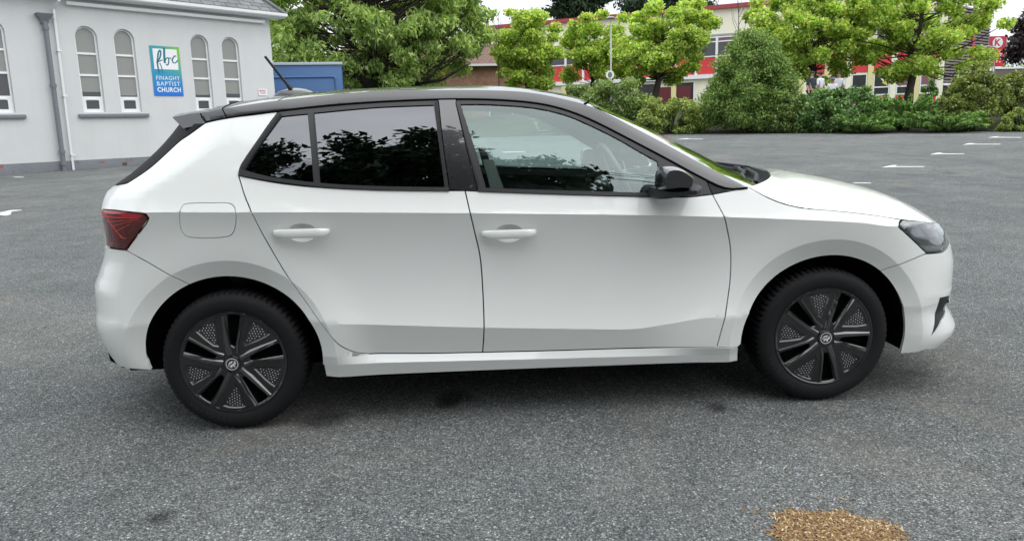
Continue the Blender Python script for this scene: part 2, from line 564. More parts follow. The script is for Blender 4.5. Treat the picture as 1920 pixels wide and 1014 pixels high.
def panel(name, poly, mat, parent, off=0.0, inset=.0026, depth=.018, holes=(), side=-1, grid=.03, creases=True, hole_inset=0.0, rim=True, surf=None, surfn=None):
    """a body panel: polygon in (s, z), laid on the body surface, with turned-in edges"""
    if surf is not None and surfn is None:
        def surfn(s, z, e=2e-3):
            n_ = np.cross(surf(s + e, z) - surf(s - e, z), surf(s, z + e) - surf(s, z - e))
            return n_ / (np.linalg.norm(n_, axis=-1, keepdims=True) + 1e-12)
    surf = surf or P; surfn = surfn or PN
    poly = offset_poly(np.asarray(poly, float), inset)
    hol = [offset_poly(np.asarray(h, float), -hole_inset) for h in holes]
    V2, F, outer, hs = triangulate(poly, hol, grid, crease_lines() if creases else ())
    n = surfn(V2[:, 0], V2[:, 1])
    V = surf(V2[:, 0], V2[:, 1]) + n * off
    a = V2[F]                                           # make the winding face outwards
    ar = (a[:, 1, 0] - a[:, 0, 0]) * (a[:, 2, 1] - a[:, 0, 1]) - (a[:, 2, 0] - a[:, 0, 0]) * (a[:, 1, 1] - a[:, 0, 1])
    F[ar < 0] = F[ar < 0][:, ::-1]
    c = V2[F].mean(1, keepdims=True)
    nud = V2[F] + (c - V2[F]) * .25
    LN = surfn(nud[..., 0].ravel(), nud[..., 1].ravel()).reshape(-1, 3)
    Fl = [tuple(f) for f in F]; LNl = [tuple(x) for x in LN]
    Vl = [tuple(v) for v in V]
    if rim:
        for lp in [outer] + hs:
            cc = inside((lp[:1] + lp[1:2]) / 2 + 0, lp)  # noqa
            nn = surfn(lp[:, 0], lp[:, 1]); top = surf(lp[:, 0], lp[:, 1]) + nn * off; bot = top - nn * depth
            ccw = area(lp) > 0
            solid_in = lp is outer
            o = len(Vl); k = len(lp)
            Vl += [tuple(p) for p in top] + [tuple(p) for p in bot]
            for i in range(k):
                j = (i + 1) % k
                f = (o + i, o + k + i, o + k + j, o + j)
                if (ccw != solid_in): f = f[::-1]
                fn = np.cross(np.array(Vl[f[1]]) - np.array(Vl[f[0]]), np.array(Vl[f[2]]) - np.array(Vl[f[0]])); fn /= np.linalg.norm(fn) + 1e-12
                Fl.append(f); LNl += [tuple(fn)] * 4
    Vl = np.array(Vl); LNl = np.array(LNl)
    if side > 0:
        Vl[:, 1] *= -1; LNl[:, 1] *= -1
        # reverse windings and loop order
        F2 = []; N2 = []; k = 0
        for f in Fl:
            F2.append(tuple(f[::-1])); N2 += [LNl[k + t] for t in range(len(f) - 1, -1, -1)]; k += len(f)
        Fl, LNl = F2, np.array(N2)
    me = mesh_np(name, Vl, Fl, LNl)
    return link(name, me, mat, parent)


def loft(grids, name, mat, parent, both=False):
    """grids: list of (n, m, 3) point grids on the right side; mirrored when both"""
    Vl, Fl, Nl = [], [], []
    for g in grids:
        g = np.asarray(g, float)
        for sgn in ((1, -1) if both else (1,)):
            q = g.copy(); q[..., 1] *= sgn
            du = np.gradient(q, axis=0); dv = np.gradient(q, axis=1)
            nn = np.cross(du, dv); nn /= np.linalg.norm(nn, axis=-1, keepdims=True) + 1e-12
            if sgn < 0: nn = -nn
            if nn[..., 2].mean() < 0: nn = -nn; flip = True
            else: flip = False
            o = len(Vl); n, m = q.shape[:2]
            Vl += [tuple(p) for p in q.reshape(-1, 3)]
            for i in range(n - 1):
                for j in range(m - 1):
                    f = [(i, j), (i + 1, j), (i + 1, j + 1), (i, j + 1)]
                    if flip != (sgn < 0): f = f[::-1]
                    Fl.append(tuple(o + a * m + b for a, b in f)); Nl += [nn[a, b] for a, b in f]
    me = mesh_np(name, Vl, Fl, Nl)
    return link(name, me, mat, parent)


def bez(a, b, c, n):
    t = np.linspace(0, 1, n)[:, None]
    return (1 - t) ** 2 * a + 2 * t * (1 - t) * b + t * t * c


# ================================================================== THE GROUND
def sstf(a, b, x):
    t = min(1, max(0, (x - a) / (b - a))); return t * t * (3 - 2 * t)


def bush_line(x): return np.minimum(25.2 - .387 * (np.asarray(x, float) - 10.2), 27.5)


def gz(x, y):
    """height of the ground: level round the car, rising gently to the back and a bank behind the shrubs"""
    x = np.asarray(x, float); y = np.asarray(y, float)
    rise = .025 * np.clip(y - 3, 0, 60) * (.40 + .60 * sst(-14, 4, x))
    bank = .75 * sst(.6, 5.5, y - bush_line(x)) * sst(-8, 6, x)
    return np.minimum(rise, 1.1) + bank


def ground_sheet(name, xs, ys, mat, dz=0.0):
    X, Y = np.meshgrid(xs, ys, indexing='ij'); Z = gz(X, Y) + dz
    V = np.stack([X, Y, Z], -1).reshape(-1, 3); n, m = len(xs), len(ys)
    i, j = np.meshgrid(np.arange(n - 1), np.arange(m - 1), indexing='ij'); a = (i * m + j).ravel()
    F = np.stack([a, a + m, a + m + 1, a + 1], -1)
    return link(name, mesh_np(name, V, F), mat)


n = NM('asphalt')
co = n.coord('Object')
v1 = n.node('ShaderNodeTexVoronoi'); v1.inputs['Scale'].default_value = 150; v1.inputs['Randomness'].default_value = 1; n.l(co, v1.inputs['Vector'])
v2 = n.node('ShaderNodeTexVoronoi'); v2.inputs['Scale'].default_value = 260; n.l(co, v2.inputs['Vector'])
sep = n.node('ShaderNodeSeparateColor'); n.l(v1.outputs['Color'], sep.inputs[0])
sep2 = n.node('ShaderNodeSeparateColor'); n.l(v2.outputs['Color'], sep2.inputs[0])
stone = n.ramp(sep.outputs[0], [(0, (.15, .155, .156)), (.45, (.225, .233, .233)), (.80, (.30, .31, .31)), (.94, (.44, .45, .445)), (1.0, (.80, .81, .80))])
stone2 = n.ramp(sep2.outputs[0], [(0, (.10, .105, .108)), (.6, (.22, .228, .23)), (1.0, (.40, .41, .40))])
c = n.mix(.34, stone, stone2)
gap = n.ramp(v1.outputs['Distance'], [(.22, (1.08, 1.08, 1.08)), (.45, (.88, .88, .88)), (.68, (.46, .46, .47))])
c = n.mix(1.0, c, gap, 'MULTIPLY')
big = n.noise(.55, 6, .6); big2 = n.noise(.9, 5, .6, dist=.6); big3 = n.noise(2.6, 6, .65)
c = n.mix(1.0, c, n.ramp(big, [(.30, (.70, .71, .72)), (.5, (.84, .85, .85)), (.72, (1.0, .99, .97))]), 'MULTIPLY')
c = n.mix(n.ramp(big2, [(.52, (0, 0, 0)), (.72, (.38, .38, .38))]), c, (.22, .20, .17))
c = n.mix(1.0, c, n.ramp(big3, [(.3, (1.05, 1.06, 1.045)), (.7, (1.40, 1.41, 1.385))]), 'MULTIPLY')
ox = n.noise(.75, 3, .5, dist=1.2)
c = n.mix(1.0, c, n.ramp(ox, [(.66, (1, 1, 1)), (.72, (.78, .77, .76)), (.80, (.62, .61, .60))]), 'MULTIPLY')
sp2 = n.noise(4.5, 4, .6)
c = n.mix(1.0, c, n.ramp(sp2, [(.69, (1, 1, 1)), (.745, (.52, .52, .52))]), 'MULTIPLY')
mid = n.noise(26, 8, .75)
c = n.mix(1.0, c, n.ramp(mid, [(.32, (.76, .77, .77)), (.5, (1, 1, 1)), (.68, (1.22, 1.22, 1.21))]), 'MULTIPLY')
for (u_, v_), rad in (((612, 786), .085), ((850, 744), .07), ((838, 757), .05), ((1345, 762), .05), ((300, 968), .05)):      # old oil drips
    r_ = ray(u_, v_); q_ = CAMP - r_ * (CAMP[2] / r_[2])
    vd = n.node('ShaderNodeVectorMath', operation='DISTANCE'); n.l(co, vd.inputs[0]); vd.inputs[1].default_value = tuple(q_)
    dd = n.math('ADD', vd.outputs['Value'], n.math('MULTIPLY', n.math('SUBTRACT', sp2, .5), rad * 2.2))
    c = n.mix(1.0, c, n.ramp(n.math('DIVIDE', dd, rad * 2), [(.25, (.42, .42, .42)), (.75, (1, 1, 1))]), 'MULTIPLY')
h = n.math('MULTIPLY', n.math('SUBTRACT', 1.0, v1.outputs['Distance']), sep.outputs[1])
h = n.math('ADD', h, n.math('MULTIPLY', n.math('SUBTRACT', 1.0, v2.outputs['Distance']), .4))
n.set(Base_Color=c, Roughness=1.0, Normal=n.bump(h, 1.0, .014))
n.b.inputs['Specular IOR Level'].default_value = .08
M_ASPH = n.m
_xs = np.concatenate([np.linspace(-600, -60, 10)[:-1], np.linspace(-60, 70, 131), np.linspace(70, 600, 10)[1:]])
_ys = np.concatenate([np.linspace(-300, -20, 6)[:-1], np.linspace(-20, 60, 101), np.linspace(60, 900, 12)[1:]])
ground = ground_sheet('car_park', _xs, _ys, M_ASPH)
tag(ground, kind='structure')
# ================================================================== BUILDINGS AND STREET FURNITURE
def render_mat(name, col, bump=.35, scale=55, var=.06):
    n = NM(name)
    f = n.noise(1.3, 6, .6); g = n.noise(scale, 5, .7)
    st = n.node('ShaderNodeMapping'); st.inputs['Scale'].default_value = (4, 4, .35); n.l(n.coord('Object'), st.inputs['Vector'])
    w = n.noise(1.0, 5, .6, vec=st.outputs['Vector'])
    c = n.mix(f, tuple(x * (1 - var) for x in col), tuple(x * (1 + var) for x in col))
    c = n.mix(1.0, c, n.ramp(w, [(.3, (.97, .97, .97)), (.6, (1, 1, 1))]), 'MULTIPLY')
    n.set(Base_Color=c, Roughness=.9, Normal=n.bump(g, bump, .012)); n.b.inputs['Specular IOR Level'].default_value = .2
    return n.m


M_RENDER = render_mat('grey_render', (.62, .63, .625), .5, 42)
M_UPVC = flat_mat('white_upvc', (.80, .81, .81), .35, var=.03)
M_GREYP = flat_mat('grey_gloss_paint', (.17, .18, .20), .45, var=.15)
M_PANE = paint('frosted_pane', (.24, .245, .225), rough=.5, coat=.8)
M_PANED = paint('dark_pane', (.035, .037, .042), rough=.3, coat=1.0)
M_CREAM = render_mat('cream_render', (.86, .83, .66), .1)
M_CREAMY = render_mat('yellow_cream_paint', (.72, .66, .34), .1)
M_RED = flat_mat('red_panel', (.62, .045, .05), .45, var=.06)
M_REDT = flat_mat('red_trim', (.36, .05, .06), .5)
M_DRED = flat_mat('dark_red_paint', (.12, .018, .025), .5)
M_BLIND = flat_mat('pink_blind', (.22, .10, .13), .7, var=.15)
M_BLUE = flat_mat('blue_paint', (.055, .135, .30), .5, var=.08, scale=2)
M_BLUEW = flat_mat('pale_flashing', (.42, .47, .52), .5)
M_STEEL = flat_mat('galvanised_steel', (.36, .37, .38), .45, .4)
M_SIGNRED = flat_mat('sign_red', (.50, .03, .06), .35, var=.03)
M_SIGNW = flat_mat('sign_white', (.82, .82, .82), .4, var=.02)
M_ORANGE = flat_mat('sign_orange', (.75, .25, .02), .4, var=.03)
M_CONC = flat_mat('concrete', (.30, .29, .27), .9, var=.2, scale=4)

n = NM('plinth_paint')
f = n.noise(3.4, 5, .6); sp_ = n.noise(1.7, 3, .5); cr_ = n.noise(9, 4, .7)
c = n.mix(n.ramp(sp_, [(.60, (0, 0, 0)), (.615, (1, 1, 1))]), n.mix(f, (.14, .15, .165), (.20, .21, .225)), (.26, .095, .055))
c = n.mix(n.ramp(cr_, [(.62, (0, 0, 0)), (.66, (1, 1, 1))]), c, (.09, .092, .095))
n.set(Base_Color=c, Roughness=.8, Normal=n.bump(cr_, .5, .02)); M_PLINTH = n.m


def brick_mat(name, c1, c2, mortar, w, h, offs=.5, uv=True, msize=.012, rough=.85, bump=.5):
    n = NM(name)
    b = n.node('ShaderNodeTexBrick'); b.offset = offs
    n.l(n.coord('UV' if uv else 'Object'), b.inputs['Vector'])
    b.inputs['Scale'].default_value = 1; b.inputs['Brick Width'].default_value = w; b.inputs['Row Height'].default_value = h; b.inputs['Mortar Size'].default_value = msize
    b.inputs['Color1'].default_value = (*c1, 1); b.inputs['Color2'].default_value = (*c2, 1); b.inputs['Mortar'].default_value = (*mortar, 1); b.inputs['Bias'].default_value = 0
    f = n.noise(2.2, 6, .65)
    c = n.mix(1.0, b.outputs['Color'], n.ramp(f, [(.3, (.72, .74, .74)), (.7, (1.22, 1.22, 1.2))]), 'MULTIPLY')
    n.set(Base_Color=c, Roughness=rough, Normal=n.bump(b.outputs['Fac'], bump, -.01)); return n.m


M_SLATE = brick_mat('roof_slates', (.12, .125, .13), (.21, .215, .22), (.03, .03, .03), .42, .24, msize=.014)
M_BRICK = brick_mat('red_brick', (.36, .13, .075), (.46, .19, .11), (.36, .32, .28), .225, .075, msize=.012)
M_BTILE = brick_mat('brown_roof_tiles', (.15, .085, .07), (.20, .115, .09), (.07, .045, .04), .30, .30, msize=.02)


def uv_faces(o, ex, ey):
    """planar UVs in metres along two axes"""
    me = o.data; uv = me.uv_layers.new(name='UVMap'); ex = Vector(ex); ey = Vector(ey)
    for lp in me.loops:
        p = me.vertices[lp.vertex_index].co; uv.data[lp.index].uv = (p.dot(ex), p.dot(ey))


# ------------------------------------------------------------------ the church: its long wall runs back to the right
CH_A = at(60, 326, 20.6); CH_A[2] = 0
_r = ray(2100, 205); CH_E = np.array([_r[0], _r[1], 0]); CH_E /= np.linalg.norm(CH_E)
CH_N = np.array([CH_E[1], -CH_E[0], 0])                     # outwards, towards the car park


def ch(a, h, o=0.0):
    return CH_A + CH_E * a + CH_N * o + np.array([0, 0, h])


church = empty('church_hall', tuple(ch(0, 0)))
tag(church, 'pale grey rendered church hall with arched white windows and slate roof', 'building')
INV = -np.array(ch(0, 0))


def chp(a, h, o=0.0): return ch(a, h, o) + INV


wins = [(-1.57, -1.88, -1.26), (-.49, -.80, -.18), (1.875, 1.565, 2.19), (2.955, 2.645, 3.265), (5.355, 5.04, 5.67), (6.455, 6.14, 6.77)]
WB_, WS_, WR_ = 1.86, 4.07, .315


def arch(a0, a1, z0, zs, n=14):
    c, r = (a0 + a1) / 2, (a1 - a0) / 2
    return np.array([(a0, z0), (a1, z0)] + [(c + r * cos(t), zs + r * sin(t)) for t in np.linspace(0, pi, n)])


A0, A1c, HT = -9.0, 8.05, 5.25
holes = [arch(b, c_, WB_, WS_) for _, b, c_ in wins]
outer = np.array([(A0, -.3), (A1c, -.3), (A1c, HT), (A0, HT)])
V2, F2, _, hs = triangulate(outer, holes, grid=.6)
V = [chp(a, h) for a, h in V2]; F = [tuple(f) for f in F2]
for h_ in hs:
    o = len(V); k = len(h_)
    V += [chp(a, h) for a, h in h_] + [chp(a, h, -.17) for a, h in h_]
    F += [(o + i, o + (i + 1) % k, o + k + (i + 1) % k, o + k + i) for i in range(k)]
o = len(V); D = 9.0
V += [chp(A0, -.3), chp(A1c, -.3), chp(A1c, HT), chp(A0, HT), chp(A0, -.3, -D), chp(A1c, -.3, -D), chp(A1c, HT, -D), chp(A0, HT, -D)]
F += [(o + 1, o + 5, o + 6, o + 2), (o + 4, o, o + 3, o + 7), (o + 5, o + 4, o + 7, o + 6)]
me = mesh_np('wall', V, F, smooth=False)
bm = bmesh.new(); bm.from_mesh(me); bmesh.ops.remove_doubles(bm, verts=bm.verts, dist=1e-4); bmesh.ops.recalc_face_normals(bm, faces=bm.faces); bm.to_mesh(me); bm.free()
link('wall', me, M_RENDER, church)


def chbox(mb, a0, a1, h0, h1, o0, o1):
    V = [chp(a, h, o) for a in (a0, a1) for o in (o0, o1) for h in (h0, h1)]
    return mb.add(V, [(0, 1, 3, 2), (4, 6, 7, 5), (0, 4, 5, 1), (2, 3, 7, 6), (0, 2, 6, 4), (1, 5, 7, 3)])


chbox(MB(), A0, A1c + .06, -.3, .45, -.2, .06).build('plinth', M_PLINTH, church, bevel=.012)
for a0, a1 in ((-2.02, .04), (1.40, 3.44), (4.86, 6.95)):
    chbox(MB(), a0, a1, 1.70, 1.81, -.16, .09).build('sill', M_GREYP, church, bevel=.012)
for idx, (c, a0, a1) in enumerate(wins):
    fo = arch(a0 + .005, a1 - .005, WB_ + .0, WS_); w = .052
    hl = []
    bars = [WB_ + .05, 2.10, 2.14, 2.78, 2.84, 3.40, 3.46]
    hl.append(np.array([(a0 + .13, WB_ + .10), (a1 - .13, WB_ + .10), (a1 - .13, 2.215), (a0 + .13, 2.215)]))
    for z0, z1 in ((2.33, 2.93), (2.99, 3.56)):
        hl.append(np.array([(a0 + w, z0), (a1 - w, z0), (a1 - w, z1), (a0 + w, z1)]))
    hl.append(arch(a0 + w, a1 - w, 3.62, WS_))
    V2, F2, ou, hs2 = triangulate(fo, hl, grid=.3)
    V = [chp(a, h, -.085) for a, h in V2]; F = [tuple(f) for f in F2]
    for h_ in hs2:
        o = len(V); k = len(h_)
        V += [chp(a, h, -.085) for a, h in h_] + [chp(a, h, -.135) for a, h in h_]; F += [(o + i, o + (i + 1) % k, o + k + (i + 1) % k, o + k + i) for i in range(k)]
    fr = MB().add(V, F)
    fr.box(chp(c, 2.275, -.075), (.01, .01, .01))
    w_o = fr.build('window', M_UPVC, church)
    hd = MB(); chbox(hd, a0 + .17, a1 - .17, 2.235, 2.26, -.085, -.06); hd.build('handle', M_UPVC, w_o)
    for j, h_ in enumerate(hl):
        z0, z1 = h_[:, 1].min() - .01, h_[:, 1].max() + .01
        pl = [(x + (.012 if x > c else -.012), z + (.012 if z > (z0 + z1) / 2 else -.012)) for x, z in h_]
        dark = j == 0 or (idx < 2 and j == 1)
        pn_ = MB().add([chp(x, z, -.12) for x, z in pl], [tuple(range(len(pl)))])
        pn_ = pn_.build('pane', [M_PANED if dark else M_PANE, M_PANED], w_o)
        if j == 1 and not dark:       # the blind behind the lowest pane stops short of the sill
            bm = bmesh.new(); bm.from_mesh(pn_.data)
            bmesh.ops.bisect_plane(bm, geom=list(bm.verts) + list(bm.edges) + list(bm.faces), plane_co=chp(c, 2.37 + .05 * (idx % 3), -.12), plane_no=(0, 0, 1))
            for f_ in bm.faces: f_.material_index = 1 if f_.calc_center_median().z < 2.37 + .05 * (idx % 3) else 0
            bm.to_mesh(pn_.data); bm.free()
# fascia, gutter, soffit and hipped slate roof
chbox(MB(), 1.42, 7.78, 4.93, 5.03, .0, .16).build('fascia_board', M_UPVC, church, bevel=.008)
chbox(MB(), A0, A1c + .38, 5.13, 5.17, -.05, .36).build('soffit', M_UPVC, church)
g = MB(); gp = [(0, 5.28), (.02, 5.20), (.06, 5.16), (.11, 5.16), (.15, 5.20), (.155, 5.285), (.14, 5.285), (.13, 5.22), (.02, 5.22), (.012, 5.28)]
V = []; N_ = len(gp)
for a in (A0, A1c + .46): V += [chp(a, z, .34 + y) for y, z in gp]
g.add(V, [tuple(range(N_)), tuple(range(N_, 2 * N_))] + [(i, (i + 1) % N_, N_ + (i + 1) % N_, N_ + i) for i in range(N_)]).build('gutter', M_UPVC, church)
rz, rh = 5.26, 4.0; ov = .42
e0, e1, e2, e3 = chp(A0, rz, ov), chp(A1c + ov, rz, ov), chp(A1c + ov, rz, -D - ov), chp(A0, rz, -D - ov)
r0, r1 = chp(A0, rz + rh, -D / 2), chp(A1c - 2.6, rz + rh, -D / 2)
rf = MB().add([e0, e1, r1, r0], [(0, 1, 2, 3)]).build('roof', M_SLATE, church)
slope = (Vector(r1) - Vector(e1)); up_ = (Vector(chp(0, rh, -D / 2 - ov)) - Vector(chp(0, 0, 0))).normalized()
uv_faces(rf, CH_E, up_)
rf2 = MB().add([e1, e2, r1], [(0, 1, 2)]).build('roof', M_SLATE, church); uv_faces(rf2, CH_N, (0, 0, 1.5))
MB().add([e2, e3, r0, r1], [(0, 1, 2, 3)]).build('roof', M_SLATE, church)
MB().tube([Vector(e1) + Vector((0, 0, .02)), Vector(r1) + Vector((0, 0, .03))], .075, 8).build('hip_tiles', M_GREYP, church, True)
# rainwater pipes
m = MB()
chp_ = lambda a, h, o: tuple(chp(a, h, o))
m.tube([chp_(.80, 4.40, .13), chp_(.80, .10, .13)], .065, 12)
for z in (4.22, 2.62, .72, .38): m.tube([chp_(.80, z + .05, .13), chp_(.80, z - .05, .13)], .088, 12)
V = [chp(a, z, o) for z, (da, oo) in ((4.36, (.09, .0)), (4.44, (.10, .0)), (4.56, (.19, 0)), (4.62, (.21, 0))) for a, o in ((.80 - da, .02), (.80 + da, .02), (.80 + da, .07 + da), (.80 - da, .07 + da))]
m.add(V, [(i * 4 + k, i * 4 + (k + 1) % 4, i * 4 + 4 + (k + 1) % 4, i * 4 + 4 + k) for i in range(3) for k in range(4)] + [(0, 1, 2, 3), (12, 13, 14, 15)])
m.build('cast_iron_downpipe', M_GREYP, church, True, angle=40)
m = MB(); m.tube([chp_(1.16, 5.2, .42), chp_(1.14, 4.98, .42), chp_(1.10, 4.80, .10), chp_(1.09, 4.70, .08), chp_(1.065, .14, .08)], .042, 4)
for z in (3.62, 2.33, .62): chbox(m, 1.03, 1.14, z - .02, z + .02, .02, .13)
m.build('white_downpipe', M_UPVC, church)
chbox(MB(), 2.46, 2.60, .22, .31, .055, .066).build('air_vent', flat_mat('vent_grey', (.06, .065, .07), .7), church)
M_EXB = brick_mat('exposed_brick', (.30, .10, .06), (.36, .14, .08), (.22, .20, .18), .21, .07, uv=False)
for a, h, w_, h_ in ((1.86, .36, .20, .075), (2.66, .38, .26, .06), (2.30, .16, .10, .04), (.40, .17, .12, .05)):
    pl = [(a + w_ / 2 * cos(t) * (1 + .25 * sin(3 * t + a)), h + h_ / 2 * sin(t) * (1 + .2 * cos(2 * t))) for t in np.linspace(0, 2 * pi, 15)[:-1]]
    MB().add([chp(x, z, .0625) for x, z in pl], [tuple(range(14))]).build('exposed_brick', M_EXB, church)

# ------------------------------------------------------------------ signs on the church wall
sgn = empty('church_sign', tuple(ch(4.17, 3.15, .01)))
tag(sgn, 'blue and green church name banner fixed to the grey wall between the windows', 'sign')
SB = -np.array(ch(4.17, 3.15, .01))
sw, sh = .945, 1.565


def sg(x, y, o): return tuple(CH_E * x + np.array([0, 0, y]) + CH_N * o)


n = NM('banner_gradient')
sx = n.node('ShaderNodeSeparateXYZ'); n.l(n.coord('UV'), sx.inputs[0])
g1 = n.ramp(sx.outputs['Y'], [(0, (.004, .15, .62)), (.45, (.010, .27, .48)), (1, (.03, .32, .36))])
g2 = n.math('MULTIPLY', n.ramp(sx.outputs['X'], [(.25, (0, 0, 0)), (1, (1, 1, 1))]), n.ramp(sx.outputs['Y'], [(.30, (0, 0, 0)), (.85, (1, 1, 1))]))
n.set(Base_Color=n.mix(g2, g1, (.20, .50, .03)), Roughness=.45); M_BANNER = n.m


def flat_part(name, polys, o, mat, parent, fn, th=.004):
    m = MB()
    for p in polys:
        k = len(p)
        m.add([fn(x, y, o) for x, y in p] + [fn(x, y, o - th) for x, y in p], [tuple(range(k))] + [(i, (i + 1) % k, k + (i + 1) % k, k + i) for i in range(k)])
    return m.build(name, mat, parent)


pb = flat_part('sign_panel', [[(-sw / 2, -sh / 2), (sw / 2, -sh / 2), (sw / 2, sh / 2), (-sw / 2, sh / 2)]], .012, M_BANNER, sgn, sg, .012)
me = pb.data; uv = me.uv_layers.new(name='UVMap')
for lp in me.loops:
    p = np.array(me.vertices[lp.vertex_index].co); uv.data[lp.index].uv = (float(p @ CH_E) / sw + .5, p[2] / sh + .5)
flat_part('sign_square', [[(-sw / 2 + .085, .055), (sw / 2 - .085, .055), (sw / 2 - .085, sh / 2 - .085), (-sw / 2 + .085, sh / 2 - .085)]], .015, M_SIGNW, sgn, sg)


def stroke(pts, w, fn, o):
    """a brushed letter stroke as a flat ribbon"""
    p = smoothline(np.array(pts, float), step=.012); t = np.gradient(p, axis=0); t /= np.hypot(t[:, 0], t[:, 1])[:, None] + 1e-9; nn = np.stack([-t[:, 1], t[:, 0]], -1)
    k = len(p); ww = w * (.75 + .25 * np.abs(t[:, 1]))[:, None] / 2
    V = [fn(*q, o) for q in p + nn * ww] + [fn(*q, o) for q in p - nn * ww]
    return V, [(i, i + 1, k + i + 1, k + i) for i in range(k - 1)]


def pxs(u, v):      # pixel of the 1711 x 1014 close view -> sign coordinates
    q = ch(0, 0); r_ = on_plane(250 + u / 6.337, 60 + v / 6.337, ch(0, 0, .012), CH_N) - ch(4.17, 3.15, .012)
    return float(r_ @ CH_E), float(r_[2])


mk = MB()
for pts, w in (([(282, 348), (300, 335), (318, 290), (322, 240), (312, 222), (298, 240), (288, 300), (284, 370), (292, 430), (306, 490)], .05), ([(270, 366), (300, 355), (345, 335)], .035), ([(312, 370), (332, 420), (346, 490)], .03),
               ([(362, 190), (364, 260), (368, 330), (372, 374)], .07), ([(372, 350), (384, 322), (408, 310), (418, 330), (414, 380), (400, 398), (384, 385)], .04), ([(414, 318), (436, 312), (448, 330)], .035), ([(506, 296), (492, 288), (470, 312), (462, 345), (474, 370), (500, 368), (526, 340)], .042)):
    V, F = stroke([pxs(*q) for q in pts], w, sg, .0175); mk.add(V, F)
M_TEAL = flat_mat('teal_ink', (.012, .16, .22), .5, var=.1)
mk.build('sign_script', M_TEAL, sgn)
lt = MB()
for s_, y, size, bd, tw in (('FINAGHY', -.225, .19, .0, .76), ('BAPTIST', -.405, .19, .0, .75), ('CHURCH', -.595, .20, .006, .76)):
    V, F = text_mesh(s_, size, bd, 1.12)
    w = V[:, 0].max() - V[:, 0].min(); c0 = (V[:, 0].max() + V[:, 0].min()) / 2
    lt.add([sg((x - c0) * tw / w + .015, y_ + y, .016) for x, y_, _ in V], F)
lt.build('sign_lettering', M_SIGNW, sgn)
nsn = empty('notice_sign', tuple(ch(7.55, 2.53, .01)))
tag(nsn, 'small white notice with red lettering at the right end of the grey wall', 'sign')
flat_part('sign_panel', [[(-.17, -.115), (.17, -.115), (.17, .115), (-.17, .115)]], .012, M_SIGNW, nsn, sg, .012)
lt = MB(); V, F = text_mesh('NOTICE', .085, .003); w = V[:, 0].max() - V[:, 0].min(); c0 = V[:, 0].mean()
lt.add([sg((x - c0) * .25 / w, y + .045, .015) for x, y, _ in V], F)
for y, l in ((-.025, .24), (-.06, .20)): lt.add([sg(-l / 2, y, .015), sg(l / 2, y, .015), sg(l / 2, y + .012, .015), sg(-l / 2, y + .012, .015)], [(0, 1, 2, 3)])
lt.build('sign_lettering', M_SIGNRED, nsn)

# ------------------------------------------------------------------ blue flat-roofed store past the church corner
dB = 33.0
pTL, pTR = at(470, 105.5, dB - .8), at(640, 117.5, dB)
shed = empty('blue_store', (pTR[0], pTR[1], 0))
tag(shed, 'blue painted flat roofed store beyond the church corner', 'building')
eb = np.array([pTR[0] - pTL[0], pTR[1] - pTL[1], 0]); wB = np.linalg.norm(eb); eb /= wB; nb_ = np.array([eb[1], -eb[0], 0]); zt = float(pTR[2])


def sb_(x, z, o): return tuple(eb * (x - wB) + nb_ * o + np.array([0, 0, z]))


def shbox(mb, x0, x1, z0, z1, o0, o1):
    V = [sb_(x, z, o) for x in (x0, x1) for o in (o0, o1) for z in (z0, z1)]
    return mb.add(V, [(0, 1, 3, 2), (4, 6, 7, 5), (0, 4, 5, 1), (2, 3, 7, 6), (0, 2, 6, 4), (1, 5, 7, 3)])


shbox(MB(), 0, wB, -.2, zt - .1, -3.0, 0).build('wall', M_BLUE, shed, bevel=.02)
shbox(MB(), -.05, wB + .04, zt - .1, zt + .02, -3.05, .06).build('roof', M_BLUEW, shed, bevel=.01)
m = MB(); rr = .12; x0, x1, z0, z1 = .3, wB - .30, .5, zt - .62
path = [(x0 + rr, z0)] + [(x1 - rr + rr * sin(t), z0 + rr - rr * cos(t)) for t in np.linspace(0, pi / 2, 6)] + [(x1 - rr + rr * cos(t), z1 - rr + rr * sin(t)) for t in np.linspace(0, pi / 2, 6)] + [(x0 + rr - rr * sin(t), z1 - rr + rr * cos(t)) for t in np.linspace(0, pi / 2, 6)] + [(x0, z0 + rr)]
m.tube([sb_(x, z, .012) for x, z in path], .05, 6); m.build('raised_moulding', M_BLUE, shed, True)

# ------------------------------------------------------------------ brick bungalow with brown tiled roof behind the tree
dH = 46.0
hL, hR = at(600, 126, dH), at(1005, 118, dH + 2)
house = empty('brick_bungalow', (hR[0], hR[1], 0)); tag(house, 'red brick bungalow with brown tiled roof behind the spreading tree', 'house')
eh = np.array([hR[0] - hL[0], hR[1] - hL[1], 0]); wH = np.linalg.norm(eh); eh /= wH; nh = np.array([eh[1], -eh[0], 0]); ze = float(hR[2]) - .05


def hb_(x, z, o): return tuple(eh * (x - wH) + nh * o + np.array([0, 0, z]))


def hbox(mb, x0, x1, z0, z1, o0, o1):
    V = [hb_(x, z, o) for x in (x0, x1) for o in (o0, o1) for z in (z0, z1)]
    return mb.add(V, [(0, 1, 3, 2), (4, 6, 7, 5), (0, 4, 5, 1), (2, 3, 7, 6), (0, 2, 6, 4), (1, 5, 7, 3)])


